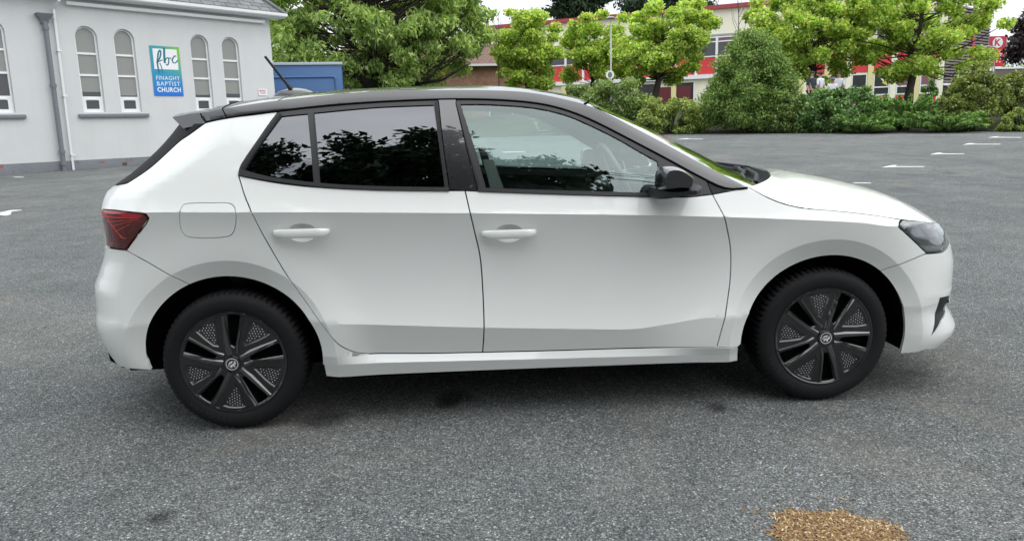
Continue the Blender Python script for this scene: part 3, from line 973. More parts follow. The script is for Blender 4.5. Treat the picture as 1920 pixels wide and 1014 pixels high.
w = hbox(MB(), 0, wH, 0, ze, -6, 0).build('wall', M_BRICK, house); uv_faces(w, eh, (0, 0, 1))
zr_ = ze + 1.55
rf = MB().add([hb_(-.3, ze, .4), hb_(wH + .3, ze, .4), hb_(wH - 1.5, zr_, -3), hb_(1.5, zr_, -3)], [(0, 1, 2, 3)]).add([hb_(wH + .3, ze, .4), hb_(wH + .3, ze, -6.4), hb_(wH - 1.5, zr_, -3)], [(0, 1, 2)]).add([hb_(-.3, ze, -6.4), hb_(wH + .3, ze, -6.4), hb_(wH - 1.5, zr_, -3), hb_(1.5, zr_, -3)], [(0, 1, 2, 3)]).build('roof', M_BTILE, house)
uv_faces(rf, eh, Vector(nh) * -.91 + Vector((0, 0, .41)))
hbox(MB(), -.3, wH + .3, ze - .14, ze - .002, .38, .48).build('gutter', M_UPVC, house)
for x in (2.6, wH - 3.2):
    f_ = hbox(MB(), x, x + 1.6, 1.1, 2.4, -.02, .03).build('window', M_UPVC, house); hbox(MB(), x + .1, x + 1.5, 1.2, 2.3, .01, .034).build('pane', M_PANED, f_)
hbox(MB(), 1.55, 1.68, .3, ze - .1, .01, .1).build('downpipe', M_UPVC, house)

# ------------------------------------------------------------------ two-storey school with red panels
sR, sL = at(1769, 130, 52.0), at(1030, 130, 65.2)
es = np.array([sR[0] - sL[0], sR[1] - sL[1], 0]); wS = np.linalg.norm(es); es /= wS; ns = np.array([es[1], -es[0], 0]); sR0 = np.array([sR[0], sR[1], 0])
school = empty('school_building', tuple(sR0)); tag(school, 'long cream two storey building with bright red panels behind the young trees', 'building')


def sc(x, z, o=0.0): return tuple(es * x + ns * o + np.array([0, 0, z]))            # x = 0 at the right corner, negative to the left


def sx_(u, v):
    r_ = on_plane(u, v, sR0, ns) - sR0; return float(r_ @ es), float(r_[2])


def scbox(mb, x0, x1, z0, z1, o0, o1):
    V = [sc(x, z, o) for x in (x0, x1) for o in (o0, o1) for z in (z0, z1)]
    return mb.add(V, [(0, 1, 3, 2), (4, 6, 7, 5), (0, 4, 5, 1), (2, 3, 7, 6), (0, 2, 6, 4), (1, 5, 7, 3)])


xl = -wS - 6
zT = 9.95
xm = sx_(1450, 120)[0]
scbox(MB(), xl, -.02, .8, zT - .35, -11, 0).build('wall', M_CREAM, school)
scbox(MB(), xl - .2, .2, zT - .35, zT - .05, -11.2, .32).build('roof_trim', M_REDT, school)
# right-hand part: pillars, red panels, ground floor windows
zp0, zp1 = sx_(1650, 134.5)[1], sx_(1650, 96.5)[1]
px_ = [1511, 1551.5, 1592, 1633, 1676, 1720, 1764]
xs_ = [sx_(u, 130)[0] for u in px_]
for i in range(len(xs_)):
    scbox(MB(), xs_[i] - .19, xs_[i] + .19, .8, zT - 2.2, .002, .16).build('pillar', M_CREAMY if i % 2 else M_CREAM, school)
scbox(MB(), xs_[0] - .2, 0.0, zp1 + 2.55, zT - .36, .002, .20).build('upper_band', M_CREAM, school)
for i in range(len(xs_) - 1):
    a, b = xs_[i] + .20, xs_[i + 1] - .20
    scbox(MB(), a, b, zp0, zp1, .002, .07).build('red_panel', M_RED, school)
    for z0, z1, kind in ((zp1 + .12, zp1 + 2.5, 1), (zp0 - 1.72, zp0 - .10, 0)):
        f_ = MB()
        zm = z0 + (z1 - z0) * (.34 if kind == 0 else .4)
        for zz in (z0, zm, z1 - .09): scbox(f_, a, b, zz, zz + .09, .004, .10)
        for xx in (a, b - .09): scbox(f_, xx, xx + .09, z0 + .09, z1 - .09, .004, .098)
        fo_ = f_.build('window', M_UPVC, school)
        scbox(MB(), a + .08, b - .08, zm + .07, z1 - .08, .004, .06).build('pane', M_PANED if (kind or i == 3 or i == 2) else M_BLIND, fo_)
        scbox(MB(), a + .08, b - .08, z0 + .08, zm + .01, .004, .06).build('pane', M_PANED, fo_)
        if kind == 0 and i == 3:
            flat = MB()
            flat.add([sc(a + .32, z1 - .25, .064), sc(a + .95, z1 - .95, .064), sc(a + .75, z1 - .32, .064)], [(0, 1, 2)]); flat.build('paper_kite', M_SIGNW, fo_)
            flat = MB(); flat.add([sc(a + .75, z1 - .50, .066), sc(a + 1.02, z1 - .98, .066), sc(a + .58, z1 - .72, .066)], [(0, 1, 2)]); flat.build('paper_kite', flat_mat('paper_yellow', (.7, .55, .1), .8), fo_)
scbox(MB(), xs_[0], 0, 1.0, zp0 - 1.76, .002, .10).build('red_base', M_RED, school)
# left-hand part: first floor with panels over a recessed ground floor with yellow columns
zq0, zq1 = sx_(1250, 143.0)[1], sx_(1250, 113)[1]
x_end = xs_[0] - .2
scbox(MB(), xl, x_end, zq0 - .36, zq0 - .06, .002, .34).build('floor_band', M_UPVC, school)
scbox(MB(), xl, x_end, zT - 2.4, zT - 2.26, .002, .10).build('cornice', M_STEEL, school)
pitch = 1.62
k = 0; x = x_end
while x - pitch > xl:
    a, b = x - pitch + .09, x - .09
    scbox(MB(), x - .09, x + .09, zq0 - .05, zT - 2.45, .002, .17).build('mullion', M_UPVC, school)
    scbox(MB(), a, b, zq0, zq1, .002, .06).build('red_panel', M_RED, school)
    f_ = MB()
    for zz in (zq1 + .02, zq1 + 1.15, zT - 2.55): scbox(f_, a, b, zz, zz + .09, .004, .11)
    fo_ = f_.build('window', M_UPVC, school)
    scbox(MB(), a, b, zq1 + .11, zq1 + 1.15, .004, .05).build('pane', M_PANED, fo_)
    scbox(MB(), a, b, zq1 + 1.24, zT - 2.56, .004, .05).build('pane', M_PANED if k % 3 else M_BLIND, fo_)
    if k % 2 == 0:
        scbox(MB(), x - .35, x + .05, .8, zq0 - .37, .002, .28).build('column', M_CREAMY, school)
    else:
        f2 = scbox(MB(), a - .3, b, 1.9, zq0 - .5, .004, .06).build('window', M_UPVC, school); scbox(MB(), a - .2, b - .1, 2.0, zq0 - .6, .004, .066).build('pane', M_PANED, f2)
    x -= pitch; k += 1
xd = sx_(1262, 170)[0]
scbox(MB(), xd - 1.4, xd + 1.5, .8, zq0 - .9, .07, .16).build('entrance_door', M_DRED, school)
# slatted brown end wall, set back behind the corner
eE = sx_(1769, 100)
M_SLAT = flat_mat('brown_slats', (.13, .105, .10), .7, var=.25, scale=3)
endw = empty('slatted_annexe', tuple(sR0)); tag(endw, 'brown slatted annexe at the right hand end of the cream building', 'building')
aR = at(1853, 100, 57.0) - sR0; ea = np.array([aR[0], aR[1], 0]); wA = np.linalg.norm(ea); ea /= wA; na = np.array([ea[1], -ea[0], 0])


def an(x, z, o): return tuple(ea * x + na * o + np.array([0, 0, z]))


def anbox(mb, x0, x1, z0, z1, o0, o1):
    V = [an(x, z, o) for x in (x0, x1) for o in (o0, o1) for z in (z0, z1)]
    return mb.add(V, [(0, 1, 3, 2), (4, 6, 7, 5), (0, 4, 5, 1), (2, 3, 7, 6), (0, 2, 6, 4), (1, 5, 7, 3)])


anbox(MB(), .06, wA, .8, 8.6, -4, -.05).build('wall', flat_mat('annexe_dark', (.05, .042, .04), .9), endw)
m = MB(); z = 3.25
while z < 8.55:
    V = [an(x, zz, o) for x in (.08, wA) for zz, o in ((z, .05), (z + .13, .0), (z + .13, -.06), (z, -.06))]
    m.add(V, [(0, 1, 5, 4), (1, 2, 6, 5), (2, 3, 7, 6), (3, 0, 4, 7), (0, 3, 2, 1), (4, 5, 6, 7)]); z += .21
m.build('slats', M_SLAT, endw)
anbox(MB(), .06, wA * .55, 3.0, 3.16, -.03, .12).build('white_ledge', M_UPVC, endw)
anbox(MB(), wA * .56, wA * .62, 3.2, 6.6, .02, .12).build('red_post', M_REDT, endw)

# ------------------------------------------------------------------ forecourt price sign, railings, wall, lamp post
dK = 66.0
k0, k1 = at(1853.5, 69, dK), at(1881, 125, dK)
kx = float(np.linalg.norm((k1 - k0)[:2])); kz0, kz1 = float(k1[2]), float(k0[2]); kc = (k0 + k1) / 2
tot = empty('price_totem', (float(kc[0]), float(kc[1]), 0)); tag(tot, 'tall red price sign with a white ringed letter K at the far right', 'sign')
ek = np.array([AX_R[0], AX_R[1], 0]); ek /= np.linalg.norm(ek); nk = np.array([ek[1], -ek[0], 0])


def kt(x, z, o): return tuple(ek * x + nk * o + np.array([0, 0, z]))


def kbox(mb, x0, x1, z0, z1, o0, o1):
    V = [kt(x, z, o) for x in (x0, x1) for o in (o0, o1) for z in (z0, z1)]
    return mb.add(V, [(0, 1, 3, 2), (4, 6, 7, 5), (0, 4, 5, 1), (2, 3, 7, 6), (0, 2, 6, 4), (1, 5, 7, 3)])


hK = kz1 - kz0; hx = kx / 2
kbox(MB(), -hx, hx, kz1 - hK * .42, kz1, -.15, .15).build('logo_panel', M_SIGNRED, tot)
kbox(MB(), -hx, hx, kz0, kz1 - hK * .425, -.15, .148).build('price_panel', flat_mat('price_red', (.62, .02, .03), .4, var=.05), tot)
kbox(MB(), -hx - .22, -hx - .003, .8, kz1 + .1, -.12, .12).build('post', M_SIGNW, tot); kbox(MB(), hx + .003, hx + .1, .8, kz1, -.12, .12).build('post', M_SIGNW, tot)
m = MB(); zc = kz1 - hK * .21; R1, R2 = hK * .175, hK * .135
m.add([kt(R1 * cos(t), zc + R1 * sin(t), .155) for t in np.linspace(0, 2 * pi, 33)[:-1]], [tuple(range(32))]); m.build('letter_ring', M_SIGNW, tot)
m = MB(); V, F = text_mesh('K', R1 * 1.7, .06 * R1); c0 = V.mean(0); m.add([kt(x - (V[:, 0].max() + V[:, 0].min()) / 2, zc + y - (V[:, 1].max() + V[:, 1].min()) / 2, .16) for x, y, _ in V], F); m.build('letter', M_SIGNRED, tot)
kbox(MB(), -hx + .1, hx - .1, kz1 - hK * .54, kz1 - hK * .44, .15, .155).build('orange_strip', M_ORANGE, tot)
for r_ in range(4):
    for c_ in range(4): kbox(MB(), -hx + .18 + c_ * kx * .19, -hx + .18 + c_ * kx * .19 + .10, kz0 + .35 + r_ * hK * .105, kz0 + .35 + r_ * hK * .105 + .10, .15, .155).build('price_figure', M_SIGNW, tot)
kbox(MB(), -hx + .3, hx - .3, kz1 - hK * .60, kz1 - hK * .57, .15, .155).build('price_heading', M_SIGNW, tot)
# railing
r0_ = at(1838, 130, 44); rail = empty('handrail', tuple(r0_)); tag(rail, 'thin dark metal handrails rising beside the slatted annexe', 'railing')
m = MB()
for (u0, v0, u1, v1) in ((1826, 122, 1826, 92), (1833, 122, 1828, 92), (1852, 120, 1858, 88), (1862, 150, 1857, 90), (1866, 150, 1861, 88), (1856, 88, 1863, 88), (1815, 122, 1850, 121), (1840, 88, 1856, 87)):
    a, b = at(u0, v0, 44), at(u1, v1, 44)
    m.tube([a - r0_, b - r0_], .035, 6)
m.build('rails', M_STEEL, rail)
# low wall with hedge behind it at the far right
w0, w1 = at(1869, 127, 47), at(1990, 124, 47)
lw = empty('boundary_wall', (float(w0[0]), float(w0[1]), 0)); tag(lw, 'low brown wall with a white coping at the far right', 'wall')
ew = (w1 - w0) * np.array([1, 1, 0]); lw_l = np.linalg.norm(ew); ew /= lw_l; nw = np.array([ew[1], -ew[0], 0])


def wbx(mb, x0, x1, z0, z1, o0, o1):
    V = [tuple(ew * x + nw * o + np.array([0, 0, z])) for x in (x0, x1) for o in (o0, o1) for z in (z0, z1)]
    return mb.add(V, [(0, 1, 3, 2), (4, 6, 7, 5), (0, 4, 5, 1), (2, 3, 7, 6), (0, 2, 6, 4), (1, 5, 7, 3)])


wbx(MB(), 0, lw_l, .8, w0[2] - .1, -.2, 0).build('wall', flat_mat('wall_brown', (.16, .13, .11), .9, var=.2, scale=2), lw); wbx(MB(), -.05, lw_l, w0[2] - .1, w0[2], -.24, .05).build('coping', M_UPVC, lw)
# lamp post
dl = 33.0; lt_, lb_ = at(1145.5, 36, dl), at(1145.5, 150, dl); lz = float(gz(lb_[0], lb_[1]))
lamp = empty('street_lamp', (float(lb_[0]), float(lb_[1]), lz)); tag(lamp, 'slim grey lamp post with a flat head among the young trees', 'lamp post')
MB().tube([(0, 0, 0), (0, 0, 1.2), (0, 0, 1.25), (0, 0, lt_[2] - lz)], [.06, .055, .036, .03], 10).build('pole', M_STEEL, lamp, True)
MB().tube([(-.22, -.05, lt_[2] - lz + .02), (-.1, 0, lt_[2] - lz + .06), (.12, 0, lt_[2] - lz + .05), (.17, 0, lt_[2] - lz)], [.05, .10, .09, .06], 10, flat=.5).build('lamp_head', M_STEEL, lamp, True)
s0 = at(1143, 141, dl); rs = empty('round_sign', (float(s0[0]), float(s0[1]) - .09, float(s0[2]))); tag(rs, 'small round white sign on the lamp post', 'sign')
m = MB(); m.add([(.19 * cos(t), 0, .19 * sin(t)) for t in np.linspace(0, 2 * pi, 25)[:-1]] + [(.19 * cos(t), .02, .19 * sin(t)) for t in np.linspace(0, 2 * pi, 25)[:-1]], [tuple(range(24)), tuple(range(24, 48))] + [(i, (i + 1) % 24, 24 + (i + 1) % 24, 24 + i) for i in range(24)]); m.build('sign_disc', M_SIGNW, rs)
m = MB(); V, F = text_mesh('5', .26, .01); m.add([(x, -.004, y) for x, y, _ in V], F); m.build('sign_figure', M_PLAST if 'M_PLAST' in globals() else M_UNDER_, rs) if False else None
m = MB(); m.add([(.10 * cos(t), -.004, .13 * sin(t)) for t in np.linspace(0, 2 * pi, 17)[:-1]] , [tuple(range(16))]); m.build('sign_symbol', M_GREYP, rs)


# ------------------------------------------------------------------ painted bay marks
def g_at(u, v):
    """where the ray through a pixel meets the ground"""
    r = ray(u, v); t = 1.0
    lo, hi = 0.5, 90.0
    f = lambda k: (CAMP[2] + r[2] * k) - float(gz(CAMP[0] + r[0] * k, CAMP[1] + r[1] * k))
    for _ in range(60):
        mid = (lo + hi) / 2
        if f(mid) > 0: lo = mid
        else: hi = mid
    p = CAMP + r * lo; return p[0], p[1]


n = NM('road_paint'); f = n.noise(14, 6, .7)
n.set(Base_Color=n.mix(n.ramp(f, [(.36, (1, 1, 1)), (.50, (0, 0, 0))]), (.66, .67, .66), (.20, .20, .20)), Roughness=.8); M_MARK = n.m
marks = [[(1652, 314.3), (1674, 310.2), (1683, 310.2), (1678, 312.4), (1733, 312.6), (1733, 313.8), (1676, 313.8), (1660, 314.8)],
         [(1743, 290.6), (1757, 286.9), (1770, 286.9), (1762, 288.6), (1808, 288.8), (1808, 289.8), (1760, 289.8)],
         [(1804, 272.2), (1817, 269.1), (1830, 269.2), (1822, 270.4), (1876, 270.6), (1876, 271.5), (1820, 271.4)],
         [(1852, 258.7), (1864, 256.5), (1876, 256.6), (1869, 257.5), (1915, 257.9), (1915, 258.7), (1866, 258.5)],
         [(1266, 262.2), (1288, 259.6), (1293, 259.8), (1288, 260.8), (1318, 260.9), (1318, 261.7), (1284, 261.5)],
         [(1603, 343.0), (1633, 343.3), (1633, 344.5), (1598, 344.4)],
         [(0, 399), (18, 395), (40, 394), (40, 395.4), (22, 397), (20, 403), (10, 405), (0, 404)],
         [(22, 331.8), (45, 332.2), (45, 333.2), (28, 333.2)],
         [(940, 285.2), (985, 284.6), (985, 285.6), (945, 286.6)]]
for i, pl in enumerate(marks):
    P3 = []
    for u, v in pl:
        x, y = g_at(u, v); P3.append((x, y, float(gz(x, y)) + .006))
    o = MB().add(P3, [tuple(range(len(pl)))]).build('bay_marking', M_MARK)
    # subdivide is not needed: the ground is planar at this size
    tag(o, kind='structure')
# soil and grass strip behind the kerbless edge of the car park
n = NM('verge_soil'); f = n.noise(1.2, 6, .65); f2 = n.noise(30, 4, .7)
n.set(Base_Color=n.mix(f2, n.mix(n.ramp(f, [(.4, (0, 0, 0)), (.6, (1, 1, 1))]), (.055, .075, .025), (.045, .035, .024)), (.03, .04, .015)), Roughness=.95, Normal=n.bump(f2, .8, .05)); M_VERGE = n.m
X = np.linspace(-8, 60, 90); V = []; F = []
offs = [0, .4, 1, 2, 3, 4, 5, 6.5, 9, 14, 22, 34]
for x in X:
    for o in offs:
        y = float(bush_line(x)) + o + .12 * sin(x * 2.3) * (o == 0); V.append((x, y, float(gz(x, y)) + .012))
m_ = len(offs)
for i in range(len(X) - 1):
    for j in range(m_ - 1): F.append((i * m_ + j, (i + 1) * m_ + j, (i + 1) * m_ + j + 1, i * m_ + j + 1))
verge = link('planting_bed', mesh_np('planting_bed', V, F), M_VERGE); tag(verge, kind='structure')
# ================================================================== THE CAR
U = unproj
S_ = smoothline
# ---- the lines that separate the panels, traced once and laid on the surface
L_RQ = S_(U([(447, 329), (452, 345), (458, 365), (471, 398), (485, 425), (501, 454), (536, 513), (579, 574), (608, 614), (625, 636), (640, 649), (668, 660.5), (694, 663)]))   # rear door / quarter
L_DB = S_(U([(694, 663), (800, 662), (905, 660)])); L_DB2 = S_(U([(905, 660), (1050, 656.5), (1200, 652), (1344, 650.5)])); L_DB3 = S_(U([(1344, 650.5), (1384, 650)]))
L_BB = S_(U([(872, 357.5), (881, 397), (890, 435), (900, 480), (905, 540), (907.6, 616), (905, 660)]))      # between the doors
L_DF = S_(U([(1322.5, 334), (1336, 364.5), (1357, 404), (1364, 432), (1369, 460), (1370.5, 485), (1369, 525), (1364.7, 559), (1357, 604), (1344, 650.5)]))
L_RBELT = S_(U([(447, 329), (475, 335), (507, 341), (550, 347), (602, 351.5), (700, 356), (800, 357.5), (872, 357.5)]))
L_FBELT = S_(U([(872, 357.5), (1040, 364), (1231, 369), (1290, 369.5), (1336, 364.5)]))
L_FBELT2 = S_(U([(1336, 364.5), (1370, 358), (1401, 351)]))
L_SEAM = S_(U([(1405, 351), (1424, 362), (1442, 371.5), (1460, 379), (1476.7, 384), (1505, 390), (1552, 393.6), (1616, 400), (1660, 406), (1690, 411.5)]))
L_FB = S_(U([(1738, 474.5), (1716, 484), (1694.5, 493), (1675, 499.5), (1655, 506)]))
L_RB = S_(U([(237, 469), (259, 482), (281, 494), (313, 513), (338, 525), (354, 533)]))
L_GAP = S_(U([(385.6, 229.4), (444, 218.4), (523, 208), (608, 198.7), (711, 191), (821, 186.5), (880, 186), (937, 187.5), (1013, 194.4), (1061, 206), (1109, 225), (1178, 260), (1247, 296), (1315, 333), (1350, 349.5), (1366, 357.0)]))
L_QUP = S_(U([(523, 208), (505, 232), (480, 268), (460, 297), (450, 314), (447, 329)]))           # quarter panel edge beside the window
L_HATCH = S_(U([(385, 231), (356, 252), (337, 265), (310, 290), (286, 311.5), (262, 329), (240, 343)]))


def arc_line(cx, r, a0, a1, n=36, rx=1.0):
    a = np.radians(np.linspace(a0, a1, n))
    return np.stack([cx + r * rx * np.cos(a), HUBZ + r * np.sin(a)], -1)


# the wheel openings: from the sill forward / backward
A_F = S_(U([(1387, 652), (1391.5, 622), (1404, 584), (1426, 549), (1458, 518), (1496, 494), (1533.5, 482.5), (1562, 480), (1600, 484), (1634.5, 497), (1655, 512), (1675.6, 535.6), (1688, 561), (1694.5, 589), (1696, 610), (1694, 640), (1688, 662)]), step=.02)
A_R = S_(U([(289, 694), (280, 674), (277, 645), (283, 610), (301, 573), (329, 545), (355, 533), (387, 524.5), (423, 521), (462, 523), (501, 533), (536, 553), (568, 583), (589.5, 616), (602, 652), (607, 684)]), step=.02)


def polar_smooth(A, cx, deg=5):
    th = np.unwrap(np.arctan2(A[:, 1] - HUBZ, A[:, 0] - cx)); r = np.hypot(A[:, 0] - cx, A[:, 1] - HUBZ)
    r = np.polyval(np.polyfit(th, r, deg), th) * .7 + .3 * np.median(r)
    return np.stack([cx + r * np.cos(th), HUBZ + r * np.sin(th)], -1)


A_F = polar_smooth(A_F, WB); A_R = polar_smooth(A_R, 0.0)


def cut(line, p, after):
    i = int(np.argmin(((line - np.asarray(p)) ** 2).sum(-1)))
    return line[i:] if after else line[:i + 1]


pFB, pRB = A_F[np.argmin(((A_F - L_FB[-1]) ** 2).sum(-1))], A_R[np.argmin(((A_R - L_RB[-1]) ** 2).sum(-1))]
L_FB[-1] = pFB; L_RB[-1] = pRB
A_F1 = np.vstack([cut(A_F, pFB, False)[:-1], pFB]); A_F2 = np.vstack([pFB, cut(A_F, pFB, True)[1:]])
A_R1 = np.vstack([cut(A_R, pRB, False)[:-1], pRB]); A_R2 = np.vstack([pRB, cut(A_R, pRB, True)[1:]])
q_db3 = L_DB3[-1]
R_ = lambda a: a[::-1]
z_sill_r = U([(607, 684)])[0]
SILL_T = S_(np.vstack([z_sill_r, U([(640, 683), (905, 676.5)]), U([(1200, 669)]), U([(1384, 664.5)])]))

# tail and nose
s_end_r, s_end_f = -.88, 3.60
HEADLIGHT = np.vstack([S_(U([(1692, 413), (1720, 414.5), (1748, 417), (1764, 420)])), U([(1772, 436), (1780, 456)]), U([(1769, 470)]), S_(U([(1755, 473), (1739, 474)])), S_(U([(1725, 461), (1707, 444), (1694, 432), (1687, 425), (1687.5, 418)]))])
TAIL = np.vstack([U([(192, 393)]), S_(U([(215, 395), (250, 399), (272, 402.5), (277.5, 409), (272, 420)])), S_(U([(250, 449), (236, 467.5)])), S_(U([(218, 465), (201, 461)])), U([(198, 438), (189, 404)])])


def nose_x(z): return float(herm(XF_T, z))


car = empty('parked_car', (1.28, 0, 0))
tag(car, 'white hatchback with black roof parked side on in front of everything else', 'car')
CARX = -1.28                                    # the parts are modelled with x = 0 at the rear hub


class _Fix:
    pass


def zs0_of(s): return np.interp(s, [.38, .574, 1.048, 1.726, 2.158], [.324, .315, .299, .289, .272])
N_SILL = lambda s, z: PN(s, np.minimum(z, zs0_of(s) - .005))
N_DOOR = lambda s, z: PN(s, np.maximum(z, zs0_of(s) + .005))


def body_parts(side):
    near = side < 0
    fl = dict(side=side)
    parts = []

    def pn(name, poly, mat, **k):
        par = k.pop('par', None)
        o = panel(name, poly, mat, par or car, side=side, **k); parts.append(o); return o
    # quarter panel
    q_hat = np.vstack([L_HATCH])
    tl_out = TAIL
    tailtop = U([(193, 378)])[0]
    quarter = np.vstack([L_RQ[::-1][:0], q_hat[:-1], U([(240, 343), (229, 346)]), S_(U([(218, 350), (207, 357), (196, 370), (193, 380), (192, 392)])), S_(U([(215, 394), (250, 398), (274, 401.5), (279, 409), (273, 421)])), S_(U([(251, 450), (238, 468)])), L_RB, A_R2[1:],
                        z_sill_r[None], SILL_T[1:2], np.array([[.62, .30]])[:0], R_(L_RQ), R_(L_QUP)[1:], R_(L_GAP[:int(np.argmin(((L_GAP - L_QUP[0]) ** 2).sum(-1)))])])
    flap = S_(U([(338, 395), (344, 384), (362, 381), (400, 380.5), (428, 381), (438, 386), (441.5, 398), (441, 425), (434, 440), (415, 445), (365, 445.5), (348, 442), (339, 428), (337, 410), (338, 395)]))[:-1]
    pn('quarter_panel', quarter, M_WHITE, holes=[flap] if near else [], hole_inset=.0016)
    if near:
        pn('fuel_flap', flap, M_WHITE, inset=.0012)
    # rear bumper
    xs = lambda z0, z1, s0, n=8: np.stack([np.full(n, s0), np.linspace(z0, z1, n)], -1)
    rb_bot = S_(U([(289, 694.5), (262, 692.5), (232, 688)]))
    rb = np.vstack([S_(U([(192, 462), (201, 463)])), S_(U([(218, 467), (236, 469)])), L_RB[1:], R_(A_R1)[1:], rb_bot[1:], [[s_end_r, .20]], xs(.26, .74, s_end_r, 10)])
    pn('rear_bumper', rb, M_WHITE)
    # doors
    rd = np.vstack([L_RQ, L_DB[1:], R_(L_BB)[1:], R_(L_RBELT)[1:-1]])
    def cup_of(u0, v0):
        c = U([(u0, v0)])[0] + np.array([0, -.004])
        return c, np.array([[c[0] + .060 * cos(a), c[1] + (.037 if sin(a) > 0 else .041) * sin(a)] for a in np.linspace(0, 2 * pi, 44)[:-1]])
    cupR, cupF = cup_of(566, 433.5), cup_of(954, 435)
    d1 = pn('door', rd, M_WHITE, holes=[cupR[1]], surfn=N_DOOR)
    fd = np.vstack([L_BB, L_DB2[1:], R_(L_DF)[1:-int(len(L_DF) * .13)], R_(L_FBELT)[:-1]])
    i0 = int(np.argmin(((L_DF - L_FBELT[-1]) ** 2).sum(-1)))
    fd = np.vstack([L_BB, L_DB2[1:], R_(L_DF[i0:])[1:], R_(L_FBELT)[1:-1]])
    d2 = pn('door', fd, M_WHITE, holes=[cupF[1]], surfn=N_DOOR)
    # front fender
    ff = np.vstack([L_DF[i0:], L_DB3[1:], A_F1[1:], R_(L_FB)[1:], R_(HEADLIGHT[-14:])[1:-1][:0], S_(U([(1736, 474), (1722, 460), (1706, 445), (1692, 432), (1685, 425.5), (1686, 417), (1690, 411.5)])), R_(L_SEAM)[1:], R_(L_FBELT2)[:-1]])
    pn('front_fender', ff, M_WHITE)
    # front bumper with its corner vent
    vent = U([(1762, 558), (1780, 553), (1773, 585), (1766, 600), (1744, 634), (1752, 606)])
    ztop = .735
    fbp = np.vstack([S_(U([(1738.5, 475.5), (1755, 474.5), (1770, 471.5), (1781, 457)])), U([(1773, 436)]), [[3.14, .752]], [[3.3, .732]], [[s_end_f, .715]], xs(.68, .24, s_end_f, 9), [[3.2, .185]], S_(U([(1735, 655), (1712, 661), (1688, 663)])), R_(A_F2)[1:], R_(L_FB)[1:-1]])
    pn('front_bumper', fbp, M_WHITE, holes=[vent], depth=.03)
    ven = pn('bumper_vent', vent, M_PLAST, off=-.006, inset=-.002, rim=False, creases=False)
    # sill
    sb = np.vstack([SILL_T[0:1], S_(U([(611.5, 705), (905, 694.5), (1200, 683.5), (1383, 676)])), R_(S_(U([(1384, 664.5), (1384, 650)])))[:0], q_db3[None] - [[0, .003]], R_(L_DB2)[:-1] - [0, .001], R_(L_DB) - [0, .001], SILL_T[1:2] + [[.0, .02]]])
    sillp = np.vstack([S_(U([(607, 683), (611.5, 705)])), S_(U([(611.5, 705), (905, 694.5), (1200, 683.5), (1383, 676)]))[1:], q_db3[None], R_(L_DB3)[1:-1], R_(L_DB2)[:-1], R_(L_DB), R_(L_RQ)[1:6]])
    pn('sill', sillp, M_WHITE, grid=.02, surfn=N_SILL)
    # lamps
    hl = pn('headlight', HEADLIGHT, M_LENS, off=.001, inset=.0015, creases=False, grid=.02)
    pn('reflector', HEADLIGHT, M_LAMPIN, off=-.022, inset=.004, creases=False, rim=False, grid=.012, par=hl)
    pn('daytime_strip', U([(1724, 459.5), (1775, 460), (1767, 468.5), (1738, 471.5)]), M_DRL, off=-.003, inset=.002, creases=False, par=hl, depth=.006)
    pn('side_reflector', U([(1695, 417), (1722, 418), (1738, 444), (1716, 444)]), M_HSIDE, off=-.008, inset=0, creases=False, depth=.004, par=hl)  # grey-blue panel carries the lens's sky reflection in its colour
    pn('projector', np.array([U([(1752, 438)])[0] + np.array([.030 * cos(a), .026 * sin(a)]) for a in np.linspace(0, 2 * pi, 20)[:-1]]), M_GLOSSB, off=-.006, inset=0, creases=False, depth=.012, par=hl)
    tl = pn('taillight', TAIL, M_TAILG, off=.003, inset=.0015, creases=False, grid=.02)
    pn('lamp_bowl', TAIL, M_TAILIN, off=-.02, inset=.004, creases=False, rim=False, par=tl)
    for k, (a, b) in enumerate([((196, 405), (262, 408)), ((204, 415), (258, 411)), ((211, 424), (250, 414)), ((218, 434), (244, 420)), ((226, 444), (238, 447)), ((203, 410), (232, 447))]):
        a2, b2 = U([a]), U([b]); d = (b2 - a2)[0]; d /= np.hypot(*d); nn = np.array([-d[1], d[0]]) * (.0016 if k == 5 else .0010)
        pn('light_guide', np.vstack([a2 - nn, b2 - nn, b2 + nn, a2 + nn]), M_REDLINE, off=.0042, inset=0, creases=False, rim=True, depth=.0015, par=tl)
    pn('upper_reflector', np.vstack([U([(191.5, 394.5), (215, 396.5), (250, 400.5), (270, 404), (262, 408), (230, 408.5), (195, 407)])]), M_REDBAND, off=.0036, inset=0, creases=False, depth=.0015, par=tl)  # pinkish highlight along the lens top, put in as a coloured band
    # window openings on this side
    GL_Q = np.vstack([S_(U([(527.7, 218.4), (550, 216), (577, 213.5)])), S_(U([(577, 213.5), (583, 280), (588, 343.5)]))[1:], S_(U([(588, 343.5), (545, 339), (507, 331.5), (480, 325.5), (459, 319)]))[1:], S_(U([(459, 319), (470, 300), (495, 263), (527.7, 218.4)]))[1:-1]])
    GL_R = np.vstack([S_(U([(589, 212), (650, 206), (711, 201), (813, 197)])), S_(U([(813, 197), (822, 262), (834, 354)]))[1:], S_(U([(834, 354), (750, 353), (670, 349.5), (600, 344.8)]))[1:], S_(U([(600, 344.8), (595, 280), (589, 212)]))[1:-1]])
    GL_F = np.vstack([S_(U([(863.6, 196), (900, 195.5), (937.5, 197), (1006, 203), (1061, 216), (1109, 236), (1161, 262), (1197, 283), (1233, 303)])), S_(U([(1236, 325), (1232, 363)])), S_(U([(1232, 363), (1130, 360), (1040, 357.5), (912, 355)]))[1:], S_(U([(912, 355), (890, 280), (863.6, 196)]))[1:-1]])
    # black door frames: everything between the roof edge and the belt
    ig = lambda p: int(np.argmin(((L_GAP - U([p])[0]) ** 2).sum(-1)))
    bL = S_(U([(822, 187), (830, 262), (843, 356.5)])); bR = S_(U([(853, 187), (874, 275), (896, 357)]))
